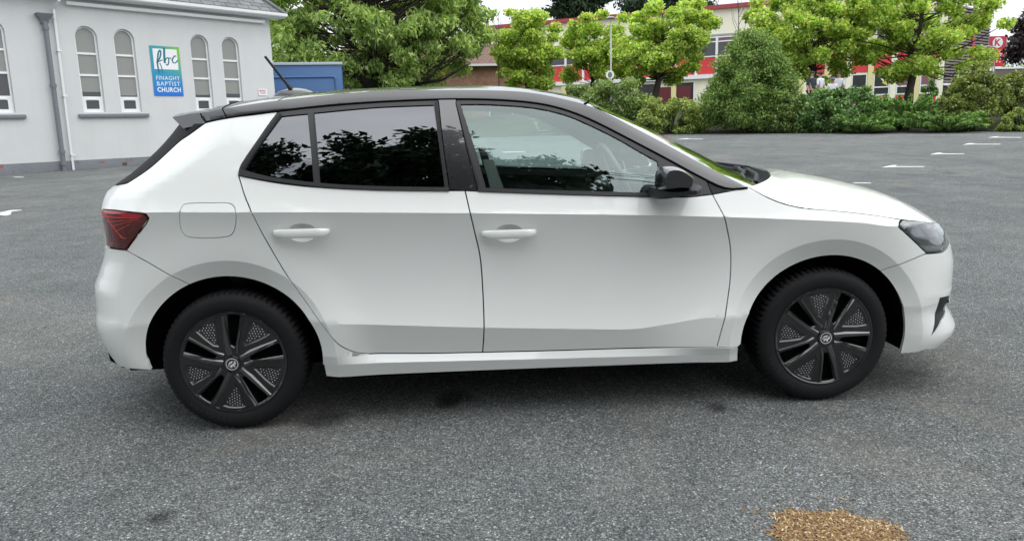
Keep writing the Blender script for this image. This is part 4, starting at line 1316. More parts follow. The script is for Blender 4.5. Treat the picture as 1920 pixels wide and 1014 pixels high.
    fr_r = np.vstack([L_GAP[ig((523, 208)):ig((822, 186.5)) + 1], bL[1:], R_(L_RBELT[:int(np.argmin(((L_RBELT - bL[-1]) ** 2).sum(-1)))]), R_(L_QUP)[1:-1]])
    o = pn('window_frame', fr_r, M_SATIN, holes=[GL_Q, GL_R], par=d1, inset=.0025, off=.001, creases=False)
    bp = np.vstack([L_GAP[ig((822, 186.5)):ig((853, 186.5)) + 1], bR[1:], R_(L_FBELT[:int(np.argmin(((L_FBELT - bR[-1]) ** 2).sum(-1)))]), R_(L_RBELT[int(np.argmin(((L_RBELT - bL[-1]) ** 2).sum(-1))) + 1:])[1:], R_(bL)[:-1]])
    pn('pillar_trim', bp, M_GLOSSB, par=d1, inset=.002, off=.003, creases=False)
    fr_f = np.vstack([L_GAP[ig((853, 186.5)):ig((1315, 333)) + 1], U([(1322, 336)]), L_DF[1:i0 + 1], R_(L_FBELT[int(np.argmin(((L_FBELT - bR[-1]) ** 2).sum(-1))):])[1:], R_(bR)[1:-1]])
    pn('window_frame', fr_f, M_SATIN, holes=[GL_F], par=d2, inset=.0025, off=.001, creases=False)
    tri = np.vstack([L_GAP[ig((1315, 333)) + 1:], L_FBELT2[:int(len(L_FBELT2) * .62)][::-1], R_(L_DF[:i0])[:-1]])
    pn('pillar_foot', tri, M_PLAST, inset=.002, creases=False)
    pn('window', GL_Q, M_PRIV, par=d1, off=-.005, inset=-.004, rim=False, creases=False)
    pn('window', GL_R, M_PRIV, par=d1, off=-.005, inset=-.004, rim=False, creases=False)
    pn('window', GL_F, M_GLASS, par=d2, off=-.005, inset=-.004, rim=False, creases=False)
    pn('pillar_lining', U([(906, 288), (926, 288), (948, 350), (922, 350)]), M_PALE, par=d1, off=-.07, inset=0, rim=False, creases=False)
    # raised mouldings: along the belt and round the glass
    def strip(name, ln, w, par, mat=M_SATIN, off=.006, depth=.012):
        t = np.gradient(ln, axis=0); t /= np.hypot(t[:, 0], t[:, 1])[:, None] + 1e-9; nn = np.stack([-t[:, 1], t[:, 0]], -1)
        pn(name, np.vstack([ln - nn * w, R_(ln + nn * w)]), mat, par=par, off=off, inset=0, depth=depth, creases=False, grid=.05)
    strip('belt_moulding', S_(U([(449, 326), (507, 336), (602, 347.5), (700, 353), (842, 355.5)])), .0075, d1)
    strip('belt_moulding', S_(U([(896, 356), (1040, 361), (1231, 366)])), .0075, d2)
    strip('glass_bead', S_(U([(455, 316), (470, 293), (495, 257), (526, 214)])), .006, d1, M_PLAST, .004)
    strip('glass_bead', S_(U([(583, 212), (588, 278), (595, 346)])), .009, d1, M_SATIN, .005)
    strip('glass_bead', S_(U([(817.5, 192), (826, 262), (838, 353)])), .006, d1, M_PLAST, .004)
    strip('glass_bead', S_(U([(858, 192), (881, 278), (904, 356)])), .007, d2, M_SATIN, .005)
    # handles
    for d, (u0, v0), (cc, cpoly) in ((d1, (566, 433.5), cupR), (d2, (954, 435), cupF)):
        c = U([(u0, v0)])[0]
        pn('handle_cup', cpoly, M_WHITE, par=d, off=-.001, inset=-.001, rim=False, creases=False, grid=.008, surf=lambda s, z, c=cc: P(s, z) + PN(s, z) * (-.030 * np.clip(1 - ((s - c[0]) / .061) ** 2 - ((z - c[1]) / np.where(z > c[1], .038, .042)) ** 2, 0, 1) ** .7)[..., None])
        # grip: a bowed bar
        ts = np.linspace(-1, 1, 25); g = MB(); pts = []
        V = []; F = []; n = 10
        for t in ts:
            s = c[0] + t * .113; z = c[1] + .000 - .004 * t * side * 0
            hh = .0185 * (1 - abs(t) ** 6 * .55); dd = .007; bow = .030 * (1 - t ** 6 * .78)
            p = P(s, z); nr = PN(s, z)
            for k in range(n):
                a = 2 * pi * k / n
                V.append(p + np.array([0, 0, 1]) * hh * np.sign(sin(a)) * abs(sin(a)) ** .7 + nr * (bow + dd * np.sign(cos(a)) * abs(cos(a)) ** .7))
        for i in range(len(ts) - 1):
            for k in range(n):
                a = i * n + k; b = i * n + (k + 1) % n; F.append((a, b, b + n, a + n))
        F += [tuple(range(n - 1, -1, -1)), tuple(range((len(ts) - 1) * n, len(ts) * n))]
        V = np.array(V)
        if side > 0: V[:, 1] *= -1
        g.add(V, F); h = g.build('handle', M_WHITE, d, True, angle=50); parts.append(h)
    # door mirror
    def mpt(u, v, y): return on_plane(u, v, (0, -y, 0), np.array([0, 1., 0]))
    shell = [(1243, 313.5), (1252, 312), (1266, 312.6), (1280, 317.5), (1291, 325), (1299, 332.5), (1298, 342), (1295, 352), (1268, 353.5), (1235, 355), (1234, 340), (1236.5, 322)]
    base = [(1233, 356), (1262, 355), (1296, 352.5), (1322, 350), (1322, 362), (1290, 366), (1262, 371), (1247, 374.5), (1233, 374)]
    for nm, pl, mat, ya, yb in (('mirror', shell, M_GLOSSB, 1.06, .93), ('mirror_foot', base, M_PLAST, 1.05, .86)):
        pl2 = S_(np.array(pl + [pl[0]], float), step=2.5)[:-1]
        cen = pl2.mean(0); rings = []
        nst = 9
        for k in range(nst):
            t = k / (nst - 1)
            if nm == 'mirror':
                y = ya - (ya - yb) * t; sc = 1 - .24 * (1 - min(1, t / .8)) ** 3.0
                sc *= 1 - .08 * max(0, t - .7) / .3
            else:
                y = ya - (ya - yb) * t; sc = (1 - (1 - t) ** 4 * .5) if True else 1
            rings.append([mpt(*(cen + (q - cen) * sc), 1.0) * np.array([1, 0, 1]) + np.array([0, -y, 0]) for q in pl2])
        V = np.array(rings).reshape(-1, 3); n = len(pl2)
        F = [tuple(range(n)), tuple(range((nst - 1) * n, nst * n))]
        for i in range(nst - 1):
            for k in range(n):
                a = i * n + k; b = i * n + (k + 1) % n; F.append((a, b, b + n, a + n))
        if side > 0: V[:, 1] *= -1
        o = MB().add(V, F).build(nm, mat, d2, True, angle=45); parts.append(o)
    # mirror glass on its rear face is hidden; wheel-arch liner
    for xw in (0.0, WB):
        a = np.radians(np.linspace(-13, 193, 48) if xw > 1 else np.linspace(-12, 178, 48)); g = []
        for y in (.835, .80, .70, .58):
            g.append(np.stack([xw + .392 * np.cos(a), -side * 0 + np.full_like(a, side * y), HUBZ + .392 * np.sin(a)], -1))
        g = np.array(g)
        m = MB(); n = len(a); V = g.reshape(-1, 3)
        m.add(V, [(i * n + k, i * n + k + 1, (i + 1) * n + k + 1, (i + 1) * n + k) for i in range(3) for k in range(n - 1)] + [tuple(3 * n + k for k in range(n))])
        o = m.build('wheel_arch_liner', M_UNDER, car, True); parts.append(o)
    # inner trim seen through the glass
    it = np.vstack([[[.50, .36]], [[2.10, .33]], [[2.10, .90]], [[1.6, .945]], [[.9, .985]], [[.2, 1.02]], [[-.2, 1.05]], [[-.2, .75]], [[.36, .72]]])
    o = pn('door_card', it, M_DASH, off=-.075, inset=0, rim=False, creases=False, grid=.08)


M_REARW = flat_mat('rear_glass', (.009, .009, .010), .45, spec=.05, var=.05)


def lens_materials():
    global M_LENS, M_LAMPIN, M_DRL, M_TAILG, M_TAILIN, M_REDLINE
    M_LENS = glass_mat('lamp_lens', (.88, .90, .90), extra=.10)
    n = NM('headlight_inner')
    v = n.node('ShaderNodeTexVoronoi'); v.inputs['Scale'].default_value = 14; n.l(n.coord('Object'), v.inputs['Vector'])
    c = n.ramp(v.outputs['Distance'], [(0, (.03, .033, .038)), (.45, (.10, .11, .12)), (.8, (.34, .36, .38))])
    n.set(Base_Color=c, Metallic=.8, Roughness=.25); M_LAMPIN = n.m
    M_DRL = flat_mat('drl_clear', (.55, .57, .55), .15, .3, var=.3, scale=60)
    M_TAILG = glass_mat('tail_lens', (.90, .16, .17), extra=.02)
    n = NM('tail_inner'); f = n.noise(22, 2)
    n.set(Base_Color=n.ramp(f, [(.35, (.22, .008, .014)), (.7, (.62, .022, .035))]), Roughness=.4); M_TAILIN = n.m
    global M_REDBAND, M_HSIDE
    M_HSIDE = flat_mat('lamp_chrome', (.34, .37, .41), .3, .4, var=.2)
    M_REDBAND = flat_mat('tail_band', (.52, .035, .045), .2, var=.2)
    M_REDLINE = flat_mat('tail_guide', (.80, .07, .05), .3, var=.1)


lens_materials()
for sd in (-1, 1):
    body_parts(sd)

# ---- roof, pillars and windscreen: gap line -> shoulder crease -> centre line
Wpx = np.array([(375, 214), (424, 203), (470, 196), (521, 188.7), (560, 184.5), (610, 179), (660, 174.5), (736, 170.5), (800, 169.5), (880, 169), (960, 170.8), (1010, 176), (1060, 187), (1097, 195.6), (1137, 212), (1188, 239), (1240, 266), (1297.7, 297.7), (1349, 324.6), (1402, 351.5)])
G3 = P(L_GAP[:, 0], L_GAP[:, 1])
G3 = np.vstack([G3, P(*U([(1384, 354.7)])[0])[None], P(*U([(1401, 351.8)])[0])[None]])
gpx = proj(G3)
W3 = []
for (u, v) in Wpx:
    # shoulder lies a little inboard of the gap line straight "below" it in the picture
    i = int(np.argmin(np.abs(gpx[:, 0] - u))); yg = -G3[i, 1]
    yw = yg - np.interp(u, [375, 560, 1060, 1240, 1350, 1402], [.020, .030, .035, .055, .055, .003])
    W3.append(on_plane(u, v, (0, -yw, 0), np.array([0, 1., 0])))
W3 = np.array(W3)


def resample(p, n):
    d = np.r_[0, np.cumsum(np.linalg.norm(np.diff(p, axis=0), axis=1))]; t = np.linspace(0, d[-1], n)
    return np.stack([np.interp(t, d, p[:, k]) for k in range(3)], -1)


def csmooth(p, n):
    q = [p[0]]
    out = []
    for k in range(3):
        pass
    d = np.r_[0, np.cumsum(np.linalg.norm(np.diff(p, axis=0), axis=1))]
    t = np.linspace(0, d[-1], n)
    r = np.stack([herm((d, p[:, k]), t) for k in range(3)], -1)
    for _ in range(3):
        r[1:-1] = .25 * r[:-2] + .5 * r[1:-1] + .25 * r[2:]
    return r


NS = 72
Gs = csmooth(resample(G3, 30), NS)
Ws = csmooth(W3, NS)
iw = int(np.argmin(np.abs(proj(Ws)[:, 0] - 1099)))           # roof / windscreen joint
# centre line
Cs = np.zeros_like(Ws)
for i in range(NS):
    x, z = Ws[i, 0], Ws[i, 2]
    if i <= iw:
        t = i / iw
        Cs[i] = (x + np.interp(t, [0, .2, .8, 1], [-.06, 0, .02, .11]), 0, z + np.interp(t, [0, .25, .8, 1], [.045, .056, .056, .040]))
    else:
        t = (i - iw) / (NS - 1 - iw)
        a = Cs[iw]; b = np.array([2.50, 0, .985])
        Cs[i] = a + (b - a) * t + np.array([0, 0, .035]) * 4 * t * (1 - t)
        Cs[i][1] = 0
CDZ = (np.array([0.0, 0.071, 0.143, 0.214, 0.286, 0.357, 0.429, 0.5, 0.571, 0.643, 0.714, 0.786, 0.857, 0.929, 1.0]), np.array([0.0, 0.0, -0.0055, -0.0097, -0.015, -0.0167, -0.0143, -0.0128, -0.0138, -0.0065, -0.0304, -0.0458, -0.0585, -0.058, -0.0244]))
Cs[:, 2] += herm(CDZ, np.linspace(0, 1, NS))
nsd, ntp = 7, 18
side_g = np.zeros((NS, nsd, 3)); top_g = np.zeros((NS, ntp, 3))
for i in range(NS):
    g, w, c = Gs[i], Ws[i], Cs[i]
    mid = (g + w) / 2; o = np.array([0, -.5, .55]) * np.linalg.norm(w - g) * .16
    side_g[i] = bez(g, mid + o, w, nsd)
    ctrl = np.array([c[0] * .75 + w[0] * .25, w[1] * .64, c[2]])
    top_g[i] = bez(w, ctrl, c, ntp)
k0 = int(np.argmin(np.abs(proj(Ws)[:, 0] - 424)))
roof = loft([side_g[k0:iw + 1], top_g[k0:iw + 1]], 'roof', M_BLACKP, car, True)
for sgn in (1, -1):
    g = side_g[iw:].copy(); g[..., 1] *= sgn
    loft([g], 'windscreen_pillar', M_BLACKP, car)
ws = top_g[iw:].copy()
ws_full = np.concatenate([ws, (ws * np.array([1, -1, 1]))[:, ::-1][:, 1:]], 1)
screen = loft([ws_full], 'windscreen', M_SCREEN, car)
seam_pts = [top_g[iw, k] + np.array([0.004, 0, .0015]) for k in range(ntp)]
MB().tube(seam_pts + [p * np.array([1, -1, 1]) for p in seam_pts[::-1][1:]], .004, 5).build('windscreen_seal', M_UNDER, screen, True)
seam_pts = [top_g[k0, k] + np.array([0, 0, .0005]) for k in range(ntp)]
MB().tube(seam_pts + [p * np.array([1, -1, 1]) for p in seam_pts[::-1][1:]], .0025, 5).build('roof_seam', M_UNDER, roof, True)
MB().tube([side_g[k0, k] + np.array([0, 0, .0]) for k in range(nsd)], .0025, 5).build('roof_seam', M_UNDER, roof, True)
for sgn in (-1, 1):
    MB().tube([np.array([p[0], p[1] * -sgn, p[2]]) + np.array([0, sgn * .001, -.001]) for p in Gs], .0055, 6).build('roof_channel', M_UNDER, roof, True)
    sm = [spx(375, 213, .6 ) for _ in ()]
# headliner under the roof
hl_g = top_g[max(k0, 2):iw] - np.array([0, 0, .05]); loft([hl_g], 'headliner', M_PALE, car, True)
# tailgate crown and spoiler
crown = loft([side_g[1:k0 + 1] + np.array([-.003, 0, 0]), top_g[1:k0 + 1] + np.array([-.003, 0, 0])], 'tailgate_crown', M_BLACKP, car, True)
sp = MB()
yws = -Ws[0][1]
ySp = .615


def spx(u, v, y): return on_plane(u, v, (0, -y, 0), np.array([0, 1., 0]))


tip, low, bot, top = spx(323, 220.5, .60), spx(343.5, 241, .635), spx(397, 229, .660), spx(390, 210.5, .628)
sec = []
for t in np.linspace(-1, 1, 41):
    f = 1 - abs(t) ** 3.0; back = .05 * f; up = .030 * f
    yy = lambda p: -p[1] * t * -1
    sec.append([(tip[0] - back, -tip[1] * t, tip[2] + up), (low[0] - back * .7, -low[1] * t, low[2] + up * .7), (bot[0] - .02 * f, -bot[1] * t, bot[2] + up * .5), (top[0] - .03 * f, -top[1] * t, top[2] + up), ((top[0] + tip[0]) / 2 - back * .8, -tip[1] * t, (top[2] + tip[2]) / 2 + up + .004)])
V = np.array(sec).reshape(-1, 3)
F = [(i * 5 + k, i * 5 + (k + 1) % 5, (i + 1) * 5 + (k + 1) % 5, (i + 1) * 5 + k) for i in range(40) for k in range(5)] + [(0, 1, 2, 3, 4), tuple(40 * 5 + k for k in (4, 3, 2, 1, 0))]
MB().add(V, F).build('spoiler', M_BLACKP, car, True, angle=25)
for sgn in (-1, 1):
    MB().tube([np.array([p[0], p[1] * -sgn, p[2]]) for p in (spx(376, 213.2, .634), spx(379, 221, .652), spx(387, 231, .668))], .003, 5).build('spoiler_seam', M_UNDER, crown)
# tailgate: black glass above, white below, across the back from one hatch line to the other
for sd in (-1, 1):
    zl = L_HATCH
    gl = np.vstack([L_HATCH, U([(229, 346)])[:0], [[s_end_r, .99]], [[s_end_r, 1.30]]])
    panel('rear_window', gl, M_REARW, car, side=sd, creases=False, inset=.003)
    tg = np.vstack([U([(231, 346), (218, 351), (207, 358), (196, 371), (193, 381), (191.5, 393)]), U([(188.5, 404), (197, 438), (200, 462)]), [[s_end_r, .745]], [[s_end_r, .985]]])
    panel('tailgate', tg, M_WHITE, car, side=sd, creases=False, inset=.002)
# diffuser under the rear bumper
m = MB()
for sd in (-1, 1):
    pass
dif = [(186, 626), (196, 645), (203, 652), (203, 662), (207, 676), (218, 682), (232, 690)]
d3 = np.array([spx(u, v, .62) for u, v in dif])
V = []
ys = np.linspace(-.62, .62, 13)
for y in ys:
    for p in d3:
        V.append((p[0] + .06 * abs(y / .62) ** 6 - .06, y, p[2]))
n = len(d3)
F = [(i * n + k, i * n + k + 1, (i + 1) * n + k + 1, (i + 1) * n + k) for i in range(len(ys) - 1) for k in range(n - 1)]
m.add(V, F).build('rear_diffuser', M_PLAST, car, True)
# ---- bonnet
Sb = P(L_SEAM[:, 0], L_SEAM[:, 1])
fe = [U([(1720, 414)])[0], U([(1748, 416.5)])[0], U([(1763, 419.5)])[0]]
fr = np.vstack([fe, [[3.08, .757]], [[3.16, .752]], [[3.28, .737]], [[3.42, .722]], [[s_end_f, .717]]])
Sb = np.vstack([Sb, P(fr[:, 0], fr[:, 1])])
Sb[-1, 1] = 0
NB = 60
Sb = csmooth(resample(Sb, 60), NB); Sb[-1, 1] = 0
xc = np.linspace(0, 1, NB)
Cb = np.stack([2.53 + (Sb[-1, 0] - 2.53) * xc ** .85, 0 * xc, herm((np.array([0, .25, .5, .75, .9, 1.0]), np.array([1.0, .972, .926, .85, .785, Sb[-1, 2]])), xc ** .85)], -1)
bon = []
for i in range(NB):
    s, c = Sb[i], Cb[i]
    w = abs(s[1]) / .86
    cx = s[0] + (c[0] - s[0]) * (.55 + .37 * max(0.0, 1 - i / 16.0) ** 2)
    ctrl = np.array([cx, s[1] * .70, c[2] * .9 + (s[2] + .06 * w) * .1])
    bon.append(bez(s + np.array([.0, .002, 0]), ctrl, c, 24))
bon = np.array(bon)
hood = loft([bon], 'bonnet', M_WHITE, car, True)
# cowl between the screen and the bonnet
edge = bon[0]; base = top_g[-1]
cg = []
for i in range(24):
    t = i / 23
    a = edge[i] + np.array([-.004, 0, -.004]); j = t * (ntp - 1); j0 = int(j); j1 = min(j0 + 1, ntp - 1); b = base[j0] * (1 - j + j0) + base[j1] * (j - j0)
    cg.append([a, a + np.array([-.01, 0, -.03]), (a + b) / 2 + np.array([0, 0, -.045]), b + np.array([-.005, 0, -.03])])
cowl = loft([np.array(cg)], 'cowl', M_PLAST, car, True)
# wipers
for y0, y1, zz in ((-.62, .02, 0), (-.05, .58, 0)):
    m = MB()
    pts = []
    for t in np.linspace(0, 1, 14):
        y = y0 + (y1 - y0) * t
        jj = (1 - abs(y) / .70) * (ntp - 1); jj = min(max(jj, 0), ntp - 1)
        b = base[int(jj)]
        pts.append((b[0] + .015 - .05 * sin(pi * t * .5), y, b[2] + .016 + .02 * sin(pi * t * .5)))
    m.tube(pts, .008, 6)
    m.tube([(pts[0][0] + .09, y0 + .03, pts[0][2] - .02), (pts[2][0] + .06, pts[2][1], pts[2][2] + .010), (pts[6][0] + .012, pts[6][1], pts[6][2] + .020)], [.014, .010, .006], 6)
    m.build('wiper', M_PLAST, car, True, angle=40)
# aerial on the rear of the roof
ab = on_plane(545, 178, (0, 0, 0), np.array([0, 1., 0]))
m = MB(); V = []; n = 16
zr = float(np.interp(ab[0], Cs[:iw, 0], Cs[:iw, 2]))
for k, (h, l, w) in enumerate(((0, 1, 1), (.018, .93, .8), (.036, .62, .5), (.043, .30, .25))):
    for j in range(n):
        a = 2 * pi * j / n
        V.append((ab[0] + .025 - (.025 if k > 1 else 0) * (k - 1) * .5 + .115 * l * cos(a), .032 * w * sin(a), zr - .006 + h))
F = [(i * n + j, i * n + (j + 1) % n, (i + 1) * n + (j + 1) % n, (i + 1) * n + j) for i in range(3) for j in range(n)] + [tuple(3 * n + j for j in range(n))]
aer = m.add(V, F).build('aerial', M_BLACKP, car, True, angle=60)
tip = on_plane(497, 106.5, (0, 0, 0), np.array([0, 1., 0])); root = on_plane(546, 168, (0, 0, 0), np.array([0, 1., 0]))
MB().tube([root, root + (tip - root) * .12, root + (tip - root) * .16, tip], [.013, .010, .0075, .0065], 8).build('mast', M_PLAST, aer, True, angle=50)
# ---- floor, seats, dashboard, steering wheel
m = MB(); m.box((1.28, 0, .235), (1.78, 1.5, .11)); m.box((1.28, 0, .25), (3.7, 1.1, .12)); m.build('underbody', M_UNDER, car)


def soft(name, boxes, mat, parent, sub=2, bev=.05):
    bm = bmesh.new()
    for c, d, rx in boxes:
        r = bmesh.ops.create_cube(bm, size=1.0)
        M = Matrix.Translation(Vector(c)) @ Matrix.Rotation(rx, 4, 'Y') @ Matrix.Diagonal((*d, 1))
        bmesh.ops.transform(bm, matrix=M, verts=r['verts'])
    bmesh.ops.bevel(bm, geom=list(bm.edges), offset=bev, segments=4, profile=.6, affect='EDGES', clamp_overlap=True)
    me = bpy.data.meshes.new(name); bm.to_mesh(me); bm.free()
    return link(name, me, mat, parent, True)


for y in (-.36, .36):
    s = soft('seat', [((1.15, y, .50), (.52, .48, .16), -.12)], M_FABRIC, car)
    soft('backrest', [((.80, y, .80), (.16, .46, .62), -.30)], M_FABRIC, s)
    soft('headrest', [((.66, y, 1.19), (.10, .27, .18), -.25)], M_FABRIC, s, bev=.04)
s = soft('rear_bench', [((.25, 0, .52), (.50, 1.25, .16), -.1), ((-.05, 0, .80), (.16, 1.25, .55), -.35)], M_FABRIC, car)
dash = soft('dashboard', [((2.08, 0, .80), (.55, 1.44, .24), 0), ((1.95, -.36, .93), (.22, .36, .09), .2)], M_DASH, car, bev=.06)
m = MB(); cw = on_plane(1156, 325, (0, -.36, 0), np.array([0, 1., 0]))
tl_ = radians(25)
ring = [Vector((cw[0] - .18 * sin(a) * sin(tl_), -.36 + .18 * cos(a), cw[2] - .03 + .18 * sin(a) * cos(tl_))) for a in np.linspace(0, 2 * pi, 40)]
m.tube(ring, .016, 10, cap=False)
hb = Vector((cw[0] + .02, -.36, cw[2] - .03))
for a in (0, pi, -pi / 2):
    m.tube([hb, Vector((cw[0] - .18 * sin(a) * sin(tl_), -.36 + .18 * cos(a), cw[2] - .03 + .18 * sin(a) * cos(tl_)))], .018, 8)
m.tube([hb + Vector((-.02, 0, 0)), hb + Vector((.25, 0, -.08))], [.055, .04], 12)
m.build('steering_wheel', M_WHEELG, car, True, angle=50)
cm = Vector(on_plane(1175, 285, (0, 0, 0), np.array([0, 1., 0])))
m = MB(); m.box(cm, (.035, .24, .065), Matrix.Rotation(.2, 3, 'Y')); m.build('rear_view_mirror', M_SATIN, car, bevel=.012)
# front grille (faces away from the photograph)
panel('grille', np.array([[3.34, .50], [s_end_f, .50], [s_end_f, .70], [3.34, .70]]), M_GLOSSB, car, off=.004, inset=0, creases=False)
panel('grille', np.array([[3.34, .50], [s_end_f, .50], [s_end_f, .70], [3.34, .70]]), M_GLOSSB, car, off=.004, inset=0, creases=False, side=1)


# ---- wheels
def wheel_meshes():
    out = {}
    # tyre: revolved profile (y outward negative), with tread blocks
    prof = [(.208, .018), (.216, .004), (.226, -.003), (.245, -.0075), (.262, -.008), (.276, -.004), (.287, .004), (.2955, .013), (.3005, .025), (.3025, .045), (.303, .09), (.303, .14), (.3005, .165), (.2955, .177), (.28, .186), (.25, .190), (.208, .18)]
    n = 216; V = []; F = []
    for i in range(n):
        a = 2 * pi * i / n
        for j, (r, y) in enumerate(prof):
            rr = r
            if j in (8, 9, 10, 11, 12) and i % 3 == 0: rr -= .008
            if j in (7,) and i % 3 == 0: rr -= .006
            if j == 10 and (i // 3) % 2: rr -= .004
            sk = .012 * (j - 9) if 8 <= j <= 12 else 0
            V.append((rr * sin(a + sk), y, rr * cos(a + sk)))
    m = len(prof)
    for i in range(n):
        for j in range(m - 1):
            a = i * m + j; b = ((i + 1) % n) * m + j; F.append((a, b, b + 1, a + 1))
    out['tyre'] = (V, F)
    return out


def polar(r, deg): return (r * cos(radians(deg)), r * sin(radians(deg)))


RC = .2215


def wheel_cover(parent):
    dome = lambda x, z, d=0.0: (x, -.012 * (1 - (math.hypot(x, z) / RC) ** 2) + d, z)
    bm_face = MB(); bm_in = MB(); bm_well = MB(); bm_dot = MB(); bm_ridge = MB()
    disc = np.array([polar(RC, a) for a in np.linspace(0, 360, 121)[:-1]])
    opens, pans = [], []
    for k in range(5):
        c = 62 + 72 * k
        op = [polar(RC * r, c + a) for r, a in ((.30, -6), (.36, 12), (.45, 12.5), (.70, 9.8), (.945, 8.8), (.95, 3), (.95, -3), (.945, -8), (.60, -8.5), (.38, -9))]
        opens.append(offset_poly(densify(op, .006), 0))
        pa = [polar(RC * r, c + a) for r, a in ((.40, 40), (.66, 26), (.80, 23.5), (.90, 23), (.915, 30), (.915, 38), (.915, 46), (.90, 50.5), (.66, 50.5), (.48, 49))]
        pans.append(offset_poly(densify(pa, .006), 0))
    # face plate with holes
    V2, F2, outer, hs = triangulate(disc, opens + pans, grid=.016)
    bm_face.add([dome(x, z) for x, z in V2], [tuple(f) for f in F2])

    def walls(mb, poly, depth, ins):
        q = offset_poly(poly, ins); n = len(poly); p = offset_poly(poly, 0)
        mb.add([dome(*a) for a in p] + [dome(a[0], a[1], depth) for a in q], [(i, (i + 1) % n, n + (i + 1) % n, n + i) for i in range(n)])
        return q
    for o_ in hs[:5]:
        q = walls(bm_face, o_, .004, .004)
        n = len(q); MB().add([dome(*a, .004) for a in q] + [dome(a[0], a[1], .045) for a in q], [(i, (i + 1) % n, n + (i + 1) % n, n + i) for i in range(n)] + [tuple(n + i for i in range(n))]).build('spoke_well', M_UNDER, parent, False)
    for o_ in hs[5:]:
        q = walls(bm_face, o_, .005, .005)
        n = len(q); bm_dot = MB(); bm_dot.add([dome(*a, .005) for a in q], [tuple(range(n))])
        lo, hi = q.min(0), q.max(0); c0 = q.mean(0); ang = math.atan2(c0[1], c0[0])
        sp_ = .0125
        gx, gy = np.meshgrid(np.arange(-12, 13), np.arange(-12, 13), indexing='ij')
        px = (gx + .5 * (gy % 2)) * sp_; py = gy * sp_ * .82
        pts = np.stack([c0[0] + px * cos(ang) - py * sin(ang), c0[1] + px * sin(ang) + py * cos(ang)], -1).reshape(-1, 2)
        pts = pts[inside(pts, q)]; pts = pts[edge_dist(pts, densify(q, .002)) > .005]
        for x, z in pts:
            r = .0029
            bm_dot.add([dome(x + r, z, .0045), dome(x, z + r, .0045), dome(x - r, z, .0045), dome(x, z - r, .0045), dome(x + .0004, z + .0010, .0012)], [(0, 1, 4), (1, 2, 4), (2, 3, 4), (3, 0, 4)])
        il = bm_dot.build('inlay', [M_INLAY, M_STUD], parent, False)
        for pg_ in il.data.polygons: pg_.material_index = 1 if len(pg_.vertices) == 3 else 0
    # spokes stand proud: a bent arm on one side of each opening, a straight ridge on the other
    for k in range(5):
        c = 62 + 72 * k
        for pth, w, h in (([(.18, 20), (.42, 15.8), (.62, 13.5), (.93, 11.6)], (.014, .014, .012, .009), .008), ([(.22, -22), (.40, -12.5), (.65, -11.3), (.94, -10.6)], (.010, .008, .007, .006), .009)):
            P2 = [np.array(polar(RC * r, c + a)) for r, a in pth]
            V = []; F = []
            for i, p in enumerate(P2):
                t = P2[min(i + 1, 3)] - P2[max(i - 1, 0)]; t = t / np.hypot(*t); nn = np.array([-t[1], t[0]])
                hh = h * (1 if 0 < i < 3 else .6)
                for s_, d_ in ((-1, .001), (-.55, -hh), (.35, -hh * .8), (1, .001)):
                    x, z = p + nn * w[i] * s_
                    V.append(dome(x, z, d_))
            for i in range(3):
                for j in range(3):
                    F.append((i * 4 + j, i * 4 + j + 1, i * 4 + j + 5, i * 4 + j + 4))
            F += [(0, 1, 2, 3), (12, 13, 14, 15)]
            MB().add(V, F).build('spoke', M_SPOKE, parent, False)
    # outer lip
    n = 120; V = []; F = []
    lip = ((RC - .012, -.0005), (RC - .006, -.004), (RC, -.003), (RC + .003, .004), (RC + .001, .02))
    for i in range(n):
        a = 2 * pi * i / n
        for r, y in lip: V.append((r * cos(a), y, r * sin(a)))
    for i in range(n):
        for j in range(4):
            a = i * 5 + j; b = ((i + 1) % n) * 5 + j; F.append((a, b, b + 1, a + 1))
    bm_face.add(V, F)
    cov = bm_face.build('wheel_cover', M_COVER, parent, True, angle=25)
    # centre badge
    b = MB(); n = 32; V = []; F = []
    for r, y in ((.033, -.012), (.031, -.019), (.026, -.021), (0.0001, -.021)):
        for i in range(n):
            a = 2 * pi * i / n; V.append((r * cos(a), y, r * sin(a)))
    F = [(k * n + i, k * n + (i + 1) % n, (k + 1) * n + (i + 1) % n, (k + 1) * n + i) for k in range(3) for i in range(n)]
    b.add(V, F); bad = b.build('centre_cap', M_GLOSSB, parent, True, angle=40)
    e = MB()
    a = np.linspace(0, 2 * pi, 41)
    ringo = [(.0255 * cos(t), -.0225, .0255 * sin(t)) for t in a[:-1]]; ringi = [(.0225 * cos(t), -.0225, .0225 * sin(t)) for t in a[:-1]]
    e.add(ringo + ringi, [(i, (i + 1) % 40, 40 + (i + 1) % 40, 40 + i) for i in range(40)])
    feather = [[(-.017, -.006), (-.015, .004), (-.008, .011), (.002, .013), (.012, .010), (.004, .007), (.001, .003), (-.002, .006), (-.006, .003), (-.008, .006), (-.012, .001), (-.013, -.004)],
               [(-.012, -.007), (-.009, -.001), (-.003, .000), (.004, -.001), (.010, .003), (.013, .009), (.0185, .004), (.014, -.006), (.008, -.008), (.009, -.014), (.004, -.018), (.001, -.010), (-.004, -.008), (-.006, -.015), (-.010, -.013)]]
    for f in feather:
        e.add([(x, -.0225, z) for x, z in f], [tuple(range(len(f)))])
    e.build('emblem', M_SILVER, parent, False)


